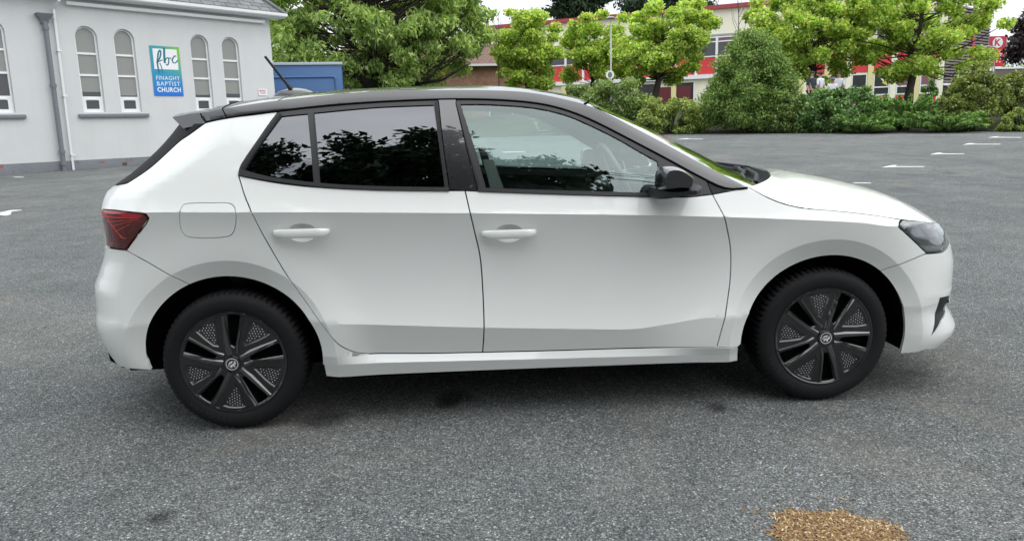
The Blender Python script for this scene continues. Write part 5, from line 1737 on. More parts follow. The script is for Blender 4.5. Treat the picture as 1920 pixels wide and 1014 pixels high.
M_COVER = paint('cover_black', (.005, .0055, .006), rough=.3, coat=1.0, cior=1.5)
M_SPOKE = paint('spoke_black', (.012, .013, .014), rough=.28, coat=1.0, cior=1.95)
M_INLAY = flat_mat('inlay_grey', (.028, .030, .031), .45, var=.1)
M_STUD = flat_mat('stud_metal', (.58, .60, .60), .3, .1, var=.05)
wheel0 = empty('wheel', (0, 0, 0), 0, car)
V, F = wheel_meshes()['tyre']
ty = MB().add(V, F).build('tyre', M_RUBBER, wheel0, True, angle=28)
wheel_cover(wheel0)
# raised letters round the tyre wall
lt = MB()
for w_, a0 in (('UNIROYAL', 222),):
    for i, ch in enumerate(w_):
        Vt, Ft = text_mesh(ch, .026)
        an = radians(a0 + i * 5.6 - len(w_) * 2.8)
        # text x runs along the wall, y outwards
        V = []
        for x, y, _ in Vt:
            r = .252 - y if w_ == 'UNIROYAL' else .252 + y; t = an + (x / r if w_ == 'UNIROYAL' else -x / r)
            if w_ != 'UNIROYAL': t = an * -1 + pi + (-x / r) * 0 - x / r
            V.append((r * cos(t), -.0088, r * sin(t)))
        if len(V): lt.add(V, Ft)
lt.build('tyre_lettering', flat_mat('raised_rubber', (.022, .022, .023), .6), wheel0, False)
m = MB(); n = 40
m.add([(.2 * cos(t), .03, .2 * sin(t)) for t in np.linspace(0, 2 * pi, n + 1)[:-1]], [tuple(range(n))])
m.build('rim', M_UNDER, wheel0)
WY = .842
spots = [(0, -WY, 0, -23), (WB, -WY, 0, 0), (0, WY, pi, 30), (WB, WY, pi, 50)]
for i, (x, y, rz, roll) in enumerate(spots):
    w = wheel0 if i == 0 else copy_tree(wheel0, car)
    w.location = (x + 0, y, HUBZ); w.rotation_euler = (0, radians(roll), rz)
# everything was modelled with x = 0 at the rear hub: shift the parts under the car's own origin
for o in children(car):
    if o.type == 'EMPTY': o.location.x += CARX
    else: o.location.x = CARX
# ================================================================== TREES, SHRUBS
RNG = np.random.default_rng(7)


def leaf_mat(name, dark, mid, light, trans=.48, gloss=.45, odd=None):
    n = NM(name)
    gi = n.node('ShaderNodeNewGeometry')
    st = [(0, dark), (.45, mid), (.9, light)] + ([(.97, odd)] if odd else [])
    c = n.ramp(gi.outputs['Random Per Island'], st)
    f = n.noise(.9, 3, .6)
    c = n.mix(1.0, c, n.ramp(f, [(.3, (.78, .80, .75)), (.7, (1.18, 1.16, 1.1))]), 'MULTIPLY')
    n.set(Base_Color=c, Roughness=gloss); n.b.inputs['Specular IOR Level'].default_value = .4
    t = n.node('ShaderNodeBsdfTranslucent'); n.l(n.mix(1.0, c, (1.25, 1.3, .7), 'MULTIPLY'), t.inputs['Color'])
    m = n.node('ShaderNodeMixShader'); m.inputs[0].default_value = trans; n.l(n.b.outputs[0], m.inputs[1]); n.l(t.outputs[0], m.inputs[2]); n.l(m.outputs[0], n.o.inputs['Surface'])
    return n.m


M_LCHERRY = leaf_mat('cherry_leaves', (0.156, 0.230, 0.085), (0.312, 0.443, 0.147), (0.626, 0.754, 0.292))
M_LMAPLE = leaf_mat('maple_leaves', (0.209, 0.308, 0.073), (0.411, 0.556, 0.121), (0.742, 0.906, 0.241), odd=(0.677, 0.514, 0.193))
M_LDENSE = leaf_mat('shrub_leaves', (0.084, 0.138, 0.051), (0.185, 0.283, 0.085), (0.370, 0.478, 0.153), .25)
M_LGLOSSY = leaf_mat('laurel_leaves', (0.055, 0.125, 0.040), (0.109, 0.225, 0.060), (0.291, 0.451, 0.146), .15, .3)
M_LFEATHER = leaf_mat('feathery_leaves', (0.142, 0.192, 0.062), (0.276, 0.363, 0.098), (0.520, 0.606, 0.194), .3)
M_LBROAD = leaf_mat('broad_bush_leaves', (.085, .150, .045), (.170, .280, .075), (.34, .47, .13), .3)
M_LJUNIPER = leaf_mat('juniper_needles', (0.092, 0.186, 0.058), (0.194, 0.349, 0.098), (0.389, 0.594, 0.173), .2, .6)
M_LOLIVE = leaf_mat('loose_shrub_leaves', (0.098, 0.133, 0.042), (0.210, 0.266, 0.070), (0.392, 0.448, 0.126), .25)
M_LCONIF_BACKLIT = leaf_mat('conifer_needles', (0.011, 0.031, 0.014), (0.022, 0.056, 0.022), (0.042, 0.091, 0.036), .1, .6)  # conifer green, reused as the backlit tone of leaves behind the camera
M_LPURPLE = leaf_mat('copper_leaves', (0.014, 0.011, 0.017), (0.031, 0.021, 0.028), (0.063, 0.042, 0.045), .1)
M_BARK = flat_mat('bark', (.055, .045, .038), .9, var=.35, scale=12)
M_BARKG = flat_mat('grey_bark', (.10, .09, .075), .9, var=.3, scale=12)


def leaves(name, C, size, mat, parent, aspect=.45, droop=.5, up=.4, out=None, jitter=.35, fold=.18):
    C = np.asarray(C, float); N = len(C)
    a = RNG.normal(size=(N, 3)); a[:, 2] -= droop * 1.4
    if out is not None: a += out * 1.0
    a /= np.linalg.norm(a, axis=1, keepdims=True)
    nn = RNG.normal(size=(N, 3)); nn[:, 2] += up * 2.2
    b = np.cross(nn, a); b /= np.linalg.norm(b, axis=1, keepdims=True) + 1e-9
    nn = np.cross(a, b)
    s = (size * (1 + jitter * RNG.uniform(-1, 1, N)))[:, None]
    V = np.stack([C - a * s * .5, C + b * s * aspect * .5 + nn * s * fold * .5 + a * s * .04, C + a * s * .5, C - b * s * aspect * .5 + nn * s * fold * .5 + a * s * .04], 1).reshape(-1, 3)
    return link(name, quads_np(name, V, N), mat, parent)


def blob_pts(centers, radii, n_per, shell=.55):
    out, outd = [], []
    for c, r, n in zip(centers, radii, n_per):
        d = RNG.normal(size=(n, 3)); d /= np.linalg.norm(d, axis=1, keepdims=True)
        rad = (shell + (1 - shell) * RNG.uniform(0, 1, n)) ** 1.0 * RNG.uniform(.75, 1.0, n)
        p = d * rad[:, None] * np.asarray(r)
        out.append(p + c); outd.append(d)
    return np.concatenate(out), np.concatenate(outd)


def limbs(mb, base, top, tips, r0, nl=8, seed=0):
    """trunk from base to top, limbs from the trunk to groups of tips"""
    rg = np.random.default_rng(seed); base = np.asarray(base, float); top = np.asarray(top, float); tips = np.asarray(tips)
    ts = np.linspace(0, 1, 7); wob = rg.normal(size=(7, 3)) * .05 * np.linalg.norm(top - base) * .25; wob[0] = 0
    tr = [base + (top - base) * t + wob[i] * np.array([1, 1, 0]) for i, t in enumerate(ts)]
    mb.tube(tr, [r0 * (1.25 - .25 * min(1, t * 6)) * (1 - .75 * t) for t in ts], 9)
    for p in tips:
        h = np.clip((p[2] - base[2]) / (top[2] - base[2] + 1e-6) - rg.uniform(.15, .32), .34, .95); s = base + (top - base) * h
        i = h * 6; s = np.array(tr[int(i)]) * (1 - i + int(i)) + np.array(tr[min(6, int(i) + 1)]) * (i - int(i))
        mid = (s + p) / 2 + np.array([0, 0, -.08 * np.linalg.norm(p - s)]) + rg.normal(size=3) * .06 * np.linalg.norm(p - s)
        L_ = np.linalg.norm(p - s)
        r = min(r0 * .32 * (1 - .6 * h), .010 + .012 * L_)
        mb.tube([s, mid, p], [r, r * .6, r * .22], 5, cap=False)


def crown_clumps(c, R, n, seed, flat=.7, cr=(.45, .8), hollow=.35, lo=-1, pw=2.0):
    rg = np.random.default_rng(seed); out = []; t = 0
    while len(out) < n and t < 6000:
        t += 1
        d = rg.normal(size=3); d /= (np.abs(d) ** pw).sum() ** (1 / pw); r = rg.uniform(hollow, 1) ** .6
        if d[2] * r < lo: continue
        p = d * r * R
        if all(np.linalg.norm((p - q) / np.array([1, 1, .8])) > .55 * cr[0] for q in out): out.append(p)
    out = np.array(out); rad = rg.uniform(cr[0], cr[1], len(out))[:, None] * np.array([1, 1, flat])
    return out + c, rad


def make_tree(kind, label, base, cc, R, ncl, nleaf, size, mat, seed, trunk_r=.15, flat=.7, cr=(.5, .9), group=None, aspect=.45, droop=.5, bark=None, cat='tree', lo=-1, hollow=.35, lean=(0, 0, 0), twigs=(), pw=2.0):
    base = np.asarray(base, float)
    o = empty(kind, tuple(base)); tag(o, label, cat, group)
    C, rad = crown_clumps(np.asarray(cc, float) - base, np.asarray(R, float), ncl, seed, flat, cr, hollow, lo, pw)
    w = rad[:, 0] ** 2; npc = np.maximum(20, (nleaf * w / w.sum()).astype(int))
    pts, d = blob_pts(C, rad, npc, .25)
    leaves('crown', pts, size, mat, o, aspect, droop, out=d * .4)
    mb = MB(); top = np.asarray(cc, float) - base + np.array([0, 0, R[2] * .55]) + np.asarray(lean)
    limbs(mb, (0, 0, 0), top, C, trunk_r, seed=seed)
    for t in twigs: mb.tube([np.asarray(q) - base for q in t], [.03, .018, .008][:len(t)], 4)
    mb.build('trunk', bark or M_BARK, o, True)
    return o


def gpt(u, d, v=200):
    p = at(u, v, d); return np.array([p[0], p[1], float(gz(p[0], p[1]))])


def span(u0, u1, v0, v1, d):
    """centre and radii of the region seen between the pixels at distance d"""
    a = at((u0 + u1) / 2, (v0 + v1) / 2, d); k = d / FPX
    return a, (u1 - u0) / 2 * k, (v1 - v0) / 2 * k


# the big spreading tree left of centre
dT = 38.0
c, rx, rz_ = span(478, 925, -150, 176, dT)
b = gpt(695, dT); b[2] = .5
big = make_tree('spreading_tree', 'big green spreading tree behind the blue store', b, c, (rx * .93, rx * .62, rz_ * .92), 360, 62000, .30, M_LCHERRY, 3, .38, .62, (.55, 1.05), droop=.75, aspect=.36, hollow=.3, pw=3.2)
# dark limbs forking low down
m = MB()
j = at(725, 170, dT - 3) - b; 
for pts, r in (([(728, 190), (690, 158), (650, 128), (630, 95)], [.24, .22, .15, .06]), ([(735, 190), (745, 150), (775, 120), (800, 80)], [.26, .2, .13, .06]), ([(735, 175), (770, 158), (815, 140)], [.16, .1, .04]), ([(760, 160), (830, 150), (880, 120)], [.12, .07, .03])):
    m.tube([at(u, v, dT - 1.0) - b for u, v in pts], r, 8)
m.build('limbs', flat_mat('dark_bark', (.016, .014, .012), .9, var=.3, scale=12), big, True)
# young maples
mp_ = [('yellow-green young maple beside the tiled bungalow roof', 990, (925, 1056, 8, 170), 41, 1.15, 30),
       ('thin young maple just left of the lamp post', 1110, (1040, 1190, 18, 158), 43, 1.2, 30),
       ('tall young maple with a bare trunk right of the lamp post', 1228, (1150, 1340, -12, 158), 38, 1.0, 44),
       ('broad maple behind the tall feathery shrub', 1527, (1402, 1628, -60, 160), 37, 1.0, 52),
       ('broad maple with a dark trunk before the ground floor windows', 1701, (1588, 1868, -64, 152), 36, 1.0, 60)]
for i, (lab, u, (u0, u1, v0, v1), d, k, nc) in enumerate(mp_):
    c, rx, rz_ = span(u0, u1, v0, v1, d); b = gpt(u, d)
    make_tree('young_maple', lab, b, c, (rx * .97, rx * .8, rz_ * .92), int(nc * 2.0), 27000 + 12000 * (i > 1), .15, M_LMAPLE, 20 + i, .15 + .06 * (i > 1), .68, (.40, .76), group='young maples in front of the school', aspect=.85, droop=.25, bark=M_BARK, hollow=.2, pw=2.6)
# bare twigs rising through the maples are part of their own saplings
for u, d, v0, lab in ((935, 40, 30, 'leafless sapling between the spreading tree and the first maple'), (1385, 36, 2, 'leafless sapling above the tall feathery shrub')):
    b = gpt(u, d); o = empty('bare_sapling', tuple(b)); tag(o, lab, 'tree'); m = MB(); tp = at(u, v0, d) - b; rg = np.random.default_rng(u)
    m.tube([(0, 0, 0), tp * .5, tp], [.05, .035, .01], 6)
    for q in range(14):
        s = tp * rg.uniform(.35, .9); L_ = rg.uniform(.5, 1.3); an_ = rg.uniform(0, 6.28)
        m.tube([s, s + np.array([cos(an_) * .35 * L_, sin(an_) * .35 * L_, .55 * L_]), s + np.array([cos(an_) * .5 * L_, sin(an_) * .5 * L_, 1.15 * L_])], [.016, .011, .005], 4, cap=False)
    m.build('stems', M_BARKG, o)
# dark conifers behind the school roof, copper tree at the right
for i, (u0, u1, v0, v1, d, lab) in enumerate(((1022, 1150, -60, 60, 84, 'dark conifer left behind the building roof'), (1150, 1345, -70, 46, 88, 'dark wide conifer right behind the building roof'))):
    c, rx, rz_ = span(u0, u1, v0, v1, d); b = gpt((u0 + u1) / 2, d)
    make_tree('dark_conifer', lab, b, c, (rx * .9, rx * .7, rz_ * .95), 60, 9000, .7, M_LCONIF_BACKLIT, 40 + i, .4, .55, (1.1, 1.9), aspect=.3, droop=.3)
c, rx, rz_ = span(1893, 2010, 8, 140, 60); b = gpt(1950, 60)
make_tree('copper_beech', 'dark purple leaved tree at the right edge', b, c, (rx * .95, rx * .8, rz_ * .95), 60, 9000, .32, M_LPURPLE, 50, .25, .6, (.8, 1.3), aspect=.6)


def shrub(kind, label, u0, u1, v0, v1, d, n, size, mat, seed, ncl=46, aspect=.5, droop=.1, depth=.75, cr=(.30, .62), flat=.8, shell=.35, group=None, top_bias=0.0):
    """a shrub standing on the ground: foliage in clumps down to the ground, stems inside"""
    um = (u0 + u1) / 2; b = gpt(um, d); k = d / FPX
    zt_ = float(at(um, v0, d)[2]); H = zt_ - b[2]; rx = (u1 - u0) / 2 * k
    o = empty(kind, tuple(b)); tag(o, label, 'shrub', group)
    rg = np.random.default_rng(seed); C = []; t = 0
    sc_ = min(rx, H * .75)
    while len(C) < ncl and t < 8000:
        t += 1
        d_ = rg.normal(size=3); pw_ = 2.0 if top_bias else 3.0; d_ /= (np.abs(d_) ** pw_).sum() ** (1 / pw_); r = rg.uniform(.25, 1) ** .5
        p = d_ * r * np.array([rx * .90, rx * depth * .86, H * .52]); p[2] += H * .46
        if top_bias and p[2] > 0: p[:2] *= (1.12 - top_bias * (p[2] / H))
        if p[2] < .1 * H: p[2] = .1 * H * rg.uniform(.6, 1.5)
        C.append(p)
    C = np.array(C); rad = rg.uniform(cr[0], cr[1], len(C))[:, None] * sc_ * np.array([1, 1, flat]) * .62
    w = rad[:, 0] ** 2; npc = np.maximum(15, (n * w / w.sum()).astype(int))
    pts, dd = blob_pts(C, rad, npc, shell)
    pts = pts[(pts[:, 2] > .0)]; 
    leaves('foliage', pts, size, mat, o, aspect, droop, up=.5)
    m = MB()
    for p in C[:26]: m.tube([(rg.uniform(-.15, .15), rg.uniform(-.1, .1), -.05), p * np.array([.5, .5, .55]), p], [.03, .02, .008], 4, cap=False)
    m.build('stems', M_BARK, o)
    return o


shrub('leafy_shrub', 'leafy green shrub just above the white car roof front', 1092, 1216, 147, 236, 31.5, 15000, .13, M_LDENSE, 61, ncl=70)
shrub('low_hedge_shrub', 'low bright green shrub below the bare maple trunk', 1186, 1336, 186, 250, 30.5, 15000, .12, M_LFEATHER, 62, ncl=110)
shrub('low_hedge_shrub', 'low shrub behind the windscreen of the white car', 1040, 1130, 160, 246, 33, 10000, .12, M_LDENSE, 72, ncl=70)
shrub('feathery_shrub', 'tall wide feathery shrub, the largest by the car park edge', 1298, 1516, 62, 256, 29.5, 60000, .115, M_LBROAD, 63, ncl=300, cr=(.20, .40), depth=.7, droop=-.35, aspect=.40, top_bias=.55)
shrub('laurel_shrub', 'dark glossy rounded shrub right of the tallest shrub', 1490, 1668, 163, 250, 28.2, 18000, .12, M_LGLOSSY, 64, ncl=120, cr=(.25, .45))
shrub('loose_shrub', 'loose olive green shrub below the slatted annexe', 1748, 1902, 118, 250, 27.0, 20000, .11, M_LOLIVE, 65, ncl=130, cr=(.18, .36), top_bias=.5)
shrub('low_hedge_shrub', 'low green shrub filling the gap right of the tallest shrub', 1440, 1535, 178, 252, 28.7, 8000, .12, M_LDENSE, 73, ncl=60)
shrub('loose_shrub', 'loose olive shrub at the right edge in front of the low wall', 1850, 2000, 128, 250, 27.4, 16000, .11, M_LOLIVE, 74, ncl=110, cr=(.18, .36), top_bias=.3)
shrub('corner_shrub', 'small pale green shrub at the right edge of the car park', 1870, 1960, 203, 250, 25.8, 5000, .10, M_LFEATHER, 66, ncl=40)
shrub('small_dark_shrub', 'small dark round shrub beside the maple trunk under the windows', 1722, 1762, 148, 186, 33, 2500, .13, M_LGLOSSY, 67, ncl=24)
shrub('far_hedge', 'trimmed hedge behind the white coped wall', 1868, 2010, 112, 150, 49, 6000, .2, M_LDENSE, 68, ncl=70)


def juniper(label, u0, u1, v0, v1, d, nf, seed):
    um = (u0 + u1) / 2; b = gpt(um, d); k = d / FPX; H = float(at(um, v0, d)[2]) - b[2]; rx = (u1 - u0) / 2 * k
    o = empty('spreading_juniper', tuple(b)); tag(o, label, 'shrub', 'junipers along the car park edge'); rg = np.random.default_rng(seed); P_, D_ = [], []; m = MB()
    for q in range(nf):
        an_ = rg.uniform(0, 2 * pi); L_ = rg.uniform(.45, 1.0); h0 = rg.uniform(.05, .55) * H
        e = np.array([cos(an_) * rx * L_, sin(an_) * rx * .7 * L_, h0 + H * rg.uniform(.05, .5) * (1.1 - L_ * .4)])
        s = np.array([e[0] * .12, e[1] * .12, h0 * .4]); mid = (s + e) / 2 + np.array([0, 0, .16 * H])
        t = np.sqrt(rg.uniform(.04, 1, 150)); cv = (1 - t)[:, None] ** 2 * s + 2 * (t * (1 - t))[:, None] * mid + (t ** 2)[:, None] * e
        tang = (e - s) / np.linalg.norm(e - s); sd = np.cross(tang, [0, 0, 1]); sd /= np.linalg.norm(sd)
        side_ = rg.uniform(-1, 1, 150); wd = .26 * (1.05 - t)
        P_.append(cv + sd * (side_ * wd)[:, None] * rx * .45 + rg.normal(size=(150, 3)) * .02 + np.array([0, 0, -1]) * (np.abs(side_) * wd * .15)[:, None]); D_.append(np.tile(tang * 1.8, (150, 1)) + sd * (side_ * 1.2)[:, None])
        m.tube([s, mid, e], [.02, .014, .004], 4, cap=False)
    leaves('foliage', np.concatenate(P_), .13, M_LJUNIPER, o, .28, .1, .8, np.concatenate(D_))
    m.build('stems', M_BARK, o)


juniper('blue green spreading juniper between the glossy shrub and the loose one', 1618, 1778, 166, 252, 27.6, 130, 81)
juniper('low juniper with long sprays below the loose olive shrub', 1690, 1850, 200, 254, 26.2, 90, 82)
juniper('dark low juniper at the foot of the glossy rounded shrub', 1560, 1690, 206, 254, 26.9, 80, 83)

# trees standing behind the photographer: what the side windows mirror
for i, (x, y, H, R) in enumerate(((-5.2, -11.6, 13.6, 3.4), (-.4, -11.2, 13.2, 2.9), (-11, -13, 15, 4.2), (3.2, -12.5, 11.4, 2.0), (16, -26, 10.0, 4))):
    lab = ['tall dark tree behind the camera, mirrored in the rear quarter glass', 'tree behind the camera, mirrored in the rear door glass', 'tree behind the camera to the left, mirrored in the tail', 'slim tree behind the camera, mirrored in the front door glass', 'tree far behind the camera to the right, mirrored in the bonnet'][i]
    make_tree('mirrored_tree', lab, (x, y, 0), (x, y, H * .56), (R, R, H * .43), 90, 12000, .36, M_LCONIF_BACKLIT, 90 + i, .3, .7, (.7, 1.25), droop=.4, pw=2.4)  # leaf colour kept dark to stand in for backlight

# unseen hedge added behind the photographer to even and darken the door reflections
hx = np.linspace(-17, 15, 64); hc = np.stack([hx, -9.0 + .4 * np.sin(hx * 1.3), np.full_like(hx, 1.1)], -1)
hc = np.concatenate([hc, hc + np.array([.25, .1, 1.1])]); hr = np.tile(np.array([.75, .7, 1.0]), (len(hc), 1))
hp, hd = blob_pts(hc, hr, [160] * len(hc), .3)
ho = empty('mirrored_hedge', (0, -9.0, 0)); tag(ho, 'long dark hedge behind the camera, mirrored low in the door panels', 'hedge')
leaves('foliage', hp + np.array([0, 9.0, 0]), .22, M_LCONIF_BACKLIT, ho, .5, .1)
m = MB()
for x in hx[::4]: m.tube([(x, 0, 0), (x + .1, .05, 1.6)], [.05, .02], 5)
m.build('stems', M_BARK, ho)
# ================================================================== PEOPLE BEHIND THE SHRUBS
M_SKIN = flat_mat('skin', (.45, .27, .20), .6, var=.05)
M_HAIR = flat_mat('dark_hair', (.018, .014, .012), .7)
M_NAVY = flat_mat('navy_shirt', (.03, .04, .06), .9)
M_WSHIRT = flat_mat('white_shirt', (.72, .73, .76), .9, var=.05)
M_CAP = flat_mat('blue_grey_cap', (.10, .13, .19), .8)
M_TROUS = flat_mat('dark_trousers', (.03, .03, .035), .9)


def skin_body(name, joints, edges, radii, mat, parent):
    me = bpy.data.meshes.new(name); me.from_pydata(joints, edges, [])
    o = link(name, me, mat, parent)
    md = o.modifiers.new('skin', 'SKIN'); md.use_smooth_shade = True
    if not me.skin_vertices: me.attributes  # layer is made with the modifier
    bm = bmesh.new(); bm.from_mesh(me); ly = bm.verts.layers.skin.verify()
    for v, r in zip(bm.verts, radii):
        v[ly].radius = (r[0], r[1]) if isinstance(r, tuple) else (r, r)
    bm.verts.ensure_lookup_table(); bm.verts[0][ly].use_root = True
    bm.to_mesh(me); bm.free()
    s = o.modifiers.new('sub', 'SUBSURF'); s.levels = 1; s.render_levels = 2
    return o


def person(u, vhead, d, rz, label, shirt, cap=False, H=1.75, stoop=0.0):
    p = at(u, vhead, d); z0 = float(p[2]) - H
    o = empty('person', (float(p[0]), float(p[1]), z0), rz); tag(o, label, 'person', 'people behind the shrubs')
    k = H / 1.75
    J = [(0, 0, .95), (0, 0, 1.15), (0, -stoop * .3, 1.38), (0, -stoop * .6, 1.50), (0, -stoop, 1.56), (0, -stoop - .02, 1.66), (0, -stoop - .01, 1.74)]
    E_ = [(0, 1), (1, 2), (2, 3), (3, 4), (4, 5), (5, 6)]; R_ = [(.16, .11), (.15, .10), (.18, .11), (.07, .07), (.052, .055), (.076, .092), (.06, .075)]
    for s in (-1, 1):
        i = len(J); J += [(.17 * s, -stoop * .4, 1.43), (.25 * s, -stoop * .3 + .02, 1.14), (.26 * s, -.10 - stoop * .3, .90), (.26 * s, -.13 - stoop * .3, .80)]; E_ += [(2, i), (i, i + 1), (i + 1, i + 2), (i + 2, i + 3)]; R_ += [.065, .045, .034, .04]
        i = len(J); J += [(.095 * s, 0, .86), (.10 * s, 0, .48), (.105 * s, .02, .09), (.11 * s, -.13, .04)]; E_ += [(0, i), (i, i + 1), (i + 1, i + 2), (i + 2, i + 3)]; R_ += [.085, .06, .045, .04]
    J = [(x * k, y * k, z * k) for x, y, z in J]; R_ = [tuple(q * k for q in r) if isinstance(r, tuple) else r * k for r in R_]
    body = skin_body('body', J, E_, R_, M_SKIN, o)
    # shirt and trousers follow the body
    sj = [J[0], J[1], J[2], (J[3][0], J[3][1], J[3][2] - .02 * k)]; se = [(0, 1), (1, 2), (2, 3)]; sr = [(.175 * k, .125 * k), (.165 * k, .115 * k), (.195 * k, .125 * k), (.085 * k, .08 * k)]
    for s in (0, 1):
        q = 7 + s * 8; i = len(sj); sj += [J[q], J[q + 1]]; se += [(2, i), (i, i + 1)]; sr += [.08 * k, .062 * k]
    skin_body('shirt', sj, se, sr, shirt, o)
    tj = [J[0]]; te = []; tr = [(.17 * k, .125 * k)]
    for s in (0, 1):
        q = 11 + s * 8; i = len(tj); tj += [J[q], J[q + 1], J[q + 2]]; te += [(0, i), (i, i + 1), (i + 1, i + 2)]; tr += [.10 * k, .075 * k, .06 * k]
    skin_body('trousers', tj, te, tr, M_TROUS, o)
    hc = Vector(J[5]) + Vector((0, .012, .035)) * k
    bm = bmesh.new(); bmesh.ops.create_uvsphere(bm, u_segments=16, v_segments=10, radius=1.0)
    bmesh.ops.transform(bm, matrix=Matrix.Translation(hc) @ Matrix.Diagonal((.090 * k, .108 * k, .098 * k, 1)), verts=bm.verts)
    bmesh.ops.delete(bm, geom=[v for v in bm.verts if v.co.z < hc.z - (.005 if v.co.y < hc.y else .06) * k], context='VERTS')
    if cap:
        r = bmesh.ops.create_cone(bm, cap_ends=True, segments=14, radius1=.075 * k, radius2=.07 * k, depth=.012 * k, matrix=Matrix.Translation(hc + Vector((0, -.12, .0)) * k) @ Matrix.Diagonal((1, 1.1, 1, 1)))
    me = bpy.data.meshes.new('hair'); bm.to_mesh(me); bm.free(); link('cap' if cap else 'hair', me, M_CAP if cap else M_HAIR, o, True)
    # face: eyes, nose, mouth, ears
    m = MB(); f0 = Vector(J[5]) + Vector((0, -.088, .0)) * k
    for s in (-1, 1): m.box(f0 + Vector((.030 * s, .012, .012)) * k, (.022 * k, .012 * k, .010 * k)); 
    m.box(f0 + Vector((0, .012, -.05)) * k, (.045 * k, .012 * k, .009 * k)); m.build('face_features', M_HAIR, body)
    m = MB(); m.tube([f0 + Vector((0, .012, .012)) * k, f0 + Vector((0, -.014, -.02)) * k], [.008 * k, .014 * k], 6)
    for s in (-1, 1): m.tube([f0 + Vector((.078 * s, .10, .015)) * k, f0 + Vector((.080 * s, .10, -.02)) * k], [.012 * k, .008 * k], 6, flat=1.6)
    m.build('nose_and_ears', M_SKIN, body, True)
    return o


person(1523, 135, 32.5, radians(20), 'dark haired person in a navy top, leftmost of those behind the shrubs', M_NAVY)
person(1539, 136, 33.4, radians(-150), 'person in a white shirt half hidden by maple leaves', M_WSHIRT)
person(1562, 147, 31.8, radians(-20), 'person in a blue grey cap and white top behind the shrubs', M_WSHIRT, cap=True, H=1.62)
person(1573, 136.5, 33.2, radians(-35), 'dark haired person in white, looking down behind the one in the cap', M_WSHIRT, stoop=.05)

# ================================================================== DARK CAR FURTHER OFF, ONLY ITS ROOF SHOWS
pk = at(552, 163, 13.0)
zt2 = float(pk[2])
van = empty('distant_car', (float(pk[0]), float(pk[1]), 0), radians(8)); tag(van, 'dark vehicle whose rounded roof just shows behind the aerial of the white car', 'car')


def vloft(name, secs, mat, parent):
    V = np.array(secs).reshape(-1, 3); n = len(secs[0]); m = len(secs)
    F = [(i * n + k, i * n + (k + 1) % n, (i + 1) * n + (k + 1) % n, (i + 1) * n + k) for i in range(m - 1) for k in range(n)] + [tuple(range(n - 1, -1, -1)), tuple((m - 1) * n + k for k in range(n))]
    return MB().add(V, F).build(name, mat, parent, True, angle=40)


M_VANGL = paint('green_grey_screen', (.16, .19, .165), rough=.2, coat=1.0)
# its nose points at the camera: sections from the front bumper (y = 0) back
def vsec(y, w, z0, z1, tw, n=10):
    pts = [(-w, z0), (w, z0)]
    for t in np.linspace(0, pi, n): pts.append((tw * np.sign(cos(t)) * abs(cos(t)) ** .8 if True else 0, z1 - (z1 - z0) * .32 * (1 - sin(t) ** .7)))
    return [(x, y, z) for x, z in pts]


vloft('body', [vsec(-1.62, .70, .32, .78, .62), vsec(-1.45, .80, .24, .98, .70), vsec(-.7, .84, .2, 1.12, .76), vsec(1.8, .84, .2, 1.12, .78), vsec(2.3, .80, .24, 1.05, .74), vsec(2.4, .74, .32, .95, .70)], M_GLOSSB, van)


def hsec(y, top, a=.76, n=22, k=1.0, z0=1.05):
    return [(a * k * cos(q), y, z0 + (top - z0) * k * sin(q) ** .92) for q in np.linspace(0, pi, n)]


prof = [(-.74, 1.10), (-.40, 1.50), (-.12, 1.84), (.02, zt2 - .03), (.30, zt2), (1.5, zt2 - .02), (2.0, zt2 - .12), (2.35, 1.30)]
vloft('cabin', [hsec(y, z) for y, z in prof], M_GLOSSB, van)
for nm_, pr_, a0_, a1_ in (('windscreen', [(-.72, 1.14), (-.40, 1.51), (-.12, 1.85), (-.02, zt2 - .055)], .13, .87), ('side_window', [(-.05, 1.86), (.3, 1.90), (1.5, 1.88)], .04, .30), ('side_window', [(-.05, 1.86), (.3, 1.90), (1.5, 1.88)], .70, .96)):
    V = []; n = 15
    for y, z in pr_:
        for q in np.linspace(a0_ * pi, a1_ * pi, n): V.append((.772 * cos(q), y - .012, 1.05 + (max(z, zt2 - .02 if nm_ == 'side_window' else z) - 1.05) * 1.012 * sin(q) ** .92))
    F = [(r * n + c, r * n + c + 1, (r + 1) * n + c + 1, (r + 1) * n + c) for r in range(len(pr_) - 1) for c in range(n - 1)]
    MB().add(V, F).build(nm_, M_VANGL if nm_ == 'windscreen' else M_PANED, van, True)
for x in (-.52, .52):
    MB().tube([(x - .12, -1.585, .72), (x + .12, -1.585, .74)], .075, 10).build('headlight', M_UPVC, van, True)
for x in (-.74, .74):
    for y in (-1.0, 1.6):
        a = np.linspace(0, 2 * pi, 25)[:-1]
        MB().tube([(x - .1, y, .32), (x + .1, y, .32)], .32, 20).build('wheel', M_RUBBER, van, True, angle=40)

# ================================================================== WOOD CHIPS ON THE ASPHALT, LOOSE STONES
rg = np.random.default_rng(5)
gx0 = [g_at(u, v) for u, v in ((1448, 1014), (1475, 985), (1530, 962), (1590, 953), (1640, 960), (1668, 985), (1690, 1014))]
cx = float(np.mean([g_at(1570, 1010)[0]])); far = g_at(1590, 954); L_e = g_at(1455, 1010); R_e = g_at(1688, 1010)
ry = far[1] - g_at(1570, 1012)[1]; rx = (R_e[0] - L_e[0]) / 2 * .88; ry *= .93; c0 = np.array([(R_e[0] + L_e[0]) / 2, g_at(1570, 1012)[1]])
N = 16000
r = np.sqrt(rg.uniform(0, 1, N)) * (1 + .13 * rg.normal(size=N)); an_ = rg.uniform(0, 2 * pi, N)
wob = 1 + .10 * np.sin(3 * an_ + 1) + .06 * np.sin(7 * an_)
px = c0[0] + rx * r * wob * np.cos(an_); py = c0[1] + ry * r * wob * np.sin(an_)
st = rg.uniform(0, 1, N) < .010
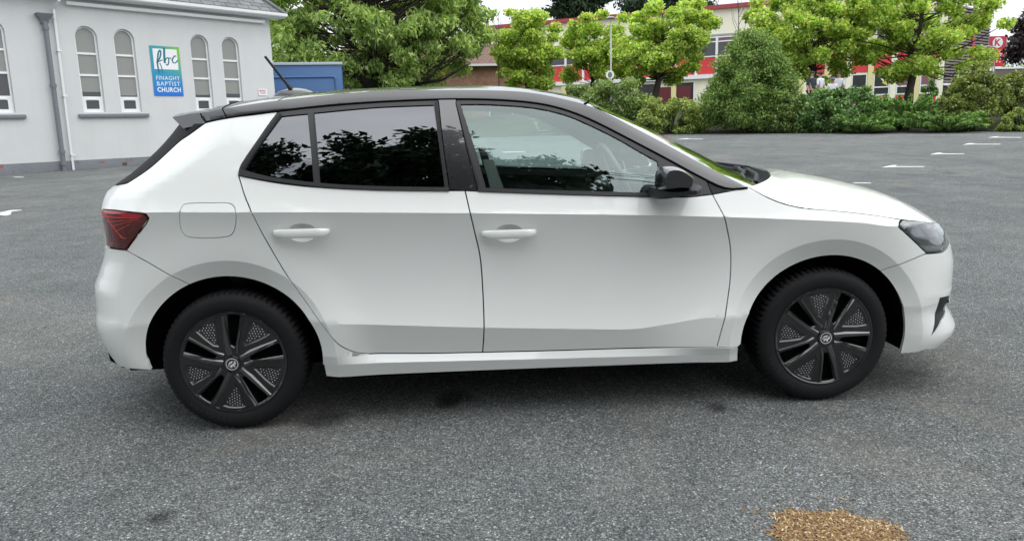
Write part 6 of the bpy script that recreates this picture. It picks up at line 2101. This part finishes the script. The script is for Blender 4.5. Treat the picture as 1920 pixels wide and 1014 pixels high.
px = np.where(st, c0[0] + rg.normal(size=N) * rx * .8, px); py = np.where(st, c0[1] + rg.normal(size=N) * ry * 1.1, py)
hgt = .003 + .006 * np.clip(1 - r, 0, 1) * rg.uniform(0, 1, N)
Cc = np.stack([px, py, np.where(st, .004, hgt)], -1)
an2 = rg.uniform(0, 2 * pi, N); a = np.stack([np.cos(an2), np.sin(an2), rg.normal(size=N) * .25], -1); bb = np.stack([-np.sin(an2), np.cos(an2), rg.normal(size=N) * .25], -1)
ln = (.004 + .011 * rg.uniform(0, 1, N) ** 2.5)[:, None] * .8; wd = (.0012 + .0016 * rg.uniform(0, 1, N))[:, None]
V = np.stack([Cc - a * ln - bb * wd, Cc + a * ln - bb * wd, Cc + a * ln + bb * wd, Cc - a * ln + bb * wd], 1).reshape(-1, 3)
n = NM('wood_chip'); gi = n.node('ShaderNodeNewGeometry')
n.set(Base_Color=n.ramp(gi.outputs['Random Per Island'], [(0, (.10, .055, .022)), (.35, (.21, .118, .045)), (.78, (.32, .20, .085)), (.95, (.52, .40, .23)), (1, (.66, .56, .40))]), Roughness=.85); M_CHIP = n.m
chips = link('wood_chips', quads_np('wood_chips', V, N), M_CHIP); tag(chips, 'patch of tan wood chips on the asphalt at the bottom right', 'wood chips', kind='stuff')
# loose stones over the near asphalt
N = 5200
u_ = rg.uniform(-3.4, 5.6, N); v_ = rg.uniform(-3.2, 3.5, N)
m = []
bmv = []
s = .0025 + .0045 * rg.uniform(0, 1, N) ** 3
oct_ = np.array([(1, 0, .1), (0, 1, .0), (-1, 0, .1), (0, -1, .05), (0, 0, .8), (0, 0, -.4)]); of = np.array([(0, 1, 4), (1, 2, 4), (2, 3, 4), (3, 0, 4), (1, 0, 5), (2, 1, 5), (3, 2, 5), (0, 3, 5)])
V = (oct_[None] * (s[:, None, None] * rg.uniform(.6, 1.3, (N, 6, 1))) + np.stack([u_, v_, gz(u_, v_) + .001], -1)[:, None]).reshape(-1, 3)
F = (of[None] + 6 * np.arange(N)[:, None, None]).reshape(-1, 3)
n = NM('loose_stone'); gi = n.node('ShaderNodeNewGeometry')
n.set(Base_Color=n.ramp(gi.outputs['Random Per Island'], [(0, (.05, .052, .055)), (.6, (.14, .145, .145)), (.85, (.30, .30, .29)), (1, (.62, .62, .58))]), Roughness=.85)
link('loose_stones', mesh_np('loose_stones', V, F, smooth=False), n.m)
tag(bpy.data.objects['loose_stones'], 'loose small stones scattered over the asphalt', 'stones', kind='stuff')
# overhead wires behind the photographer, mirrored in the door glass
for i, (y, z, sag) in enumerate(((-8.0, 7.6, .9), (-8.6, 8.2, .8), (-9.3, 9.0, .9))):
    m = MB(); m.tube([(x, y + .05 * x, z - sag * (1 - ((x - 2) / 24) ** 2)) for x in np.linspace(-22, 26, 40)], .016, 5)
    tag(m.build('overhead_wire', M_UNDER, None, True), ['overhead wire behind the camera, lowest of the three', 'overhead wire behind the camera, middle of the three', 'overhead wire behind the camera, highest of the three'][i], 'wire', 'overhead wires behind the camera')
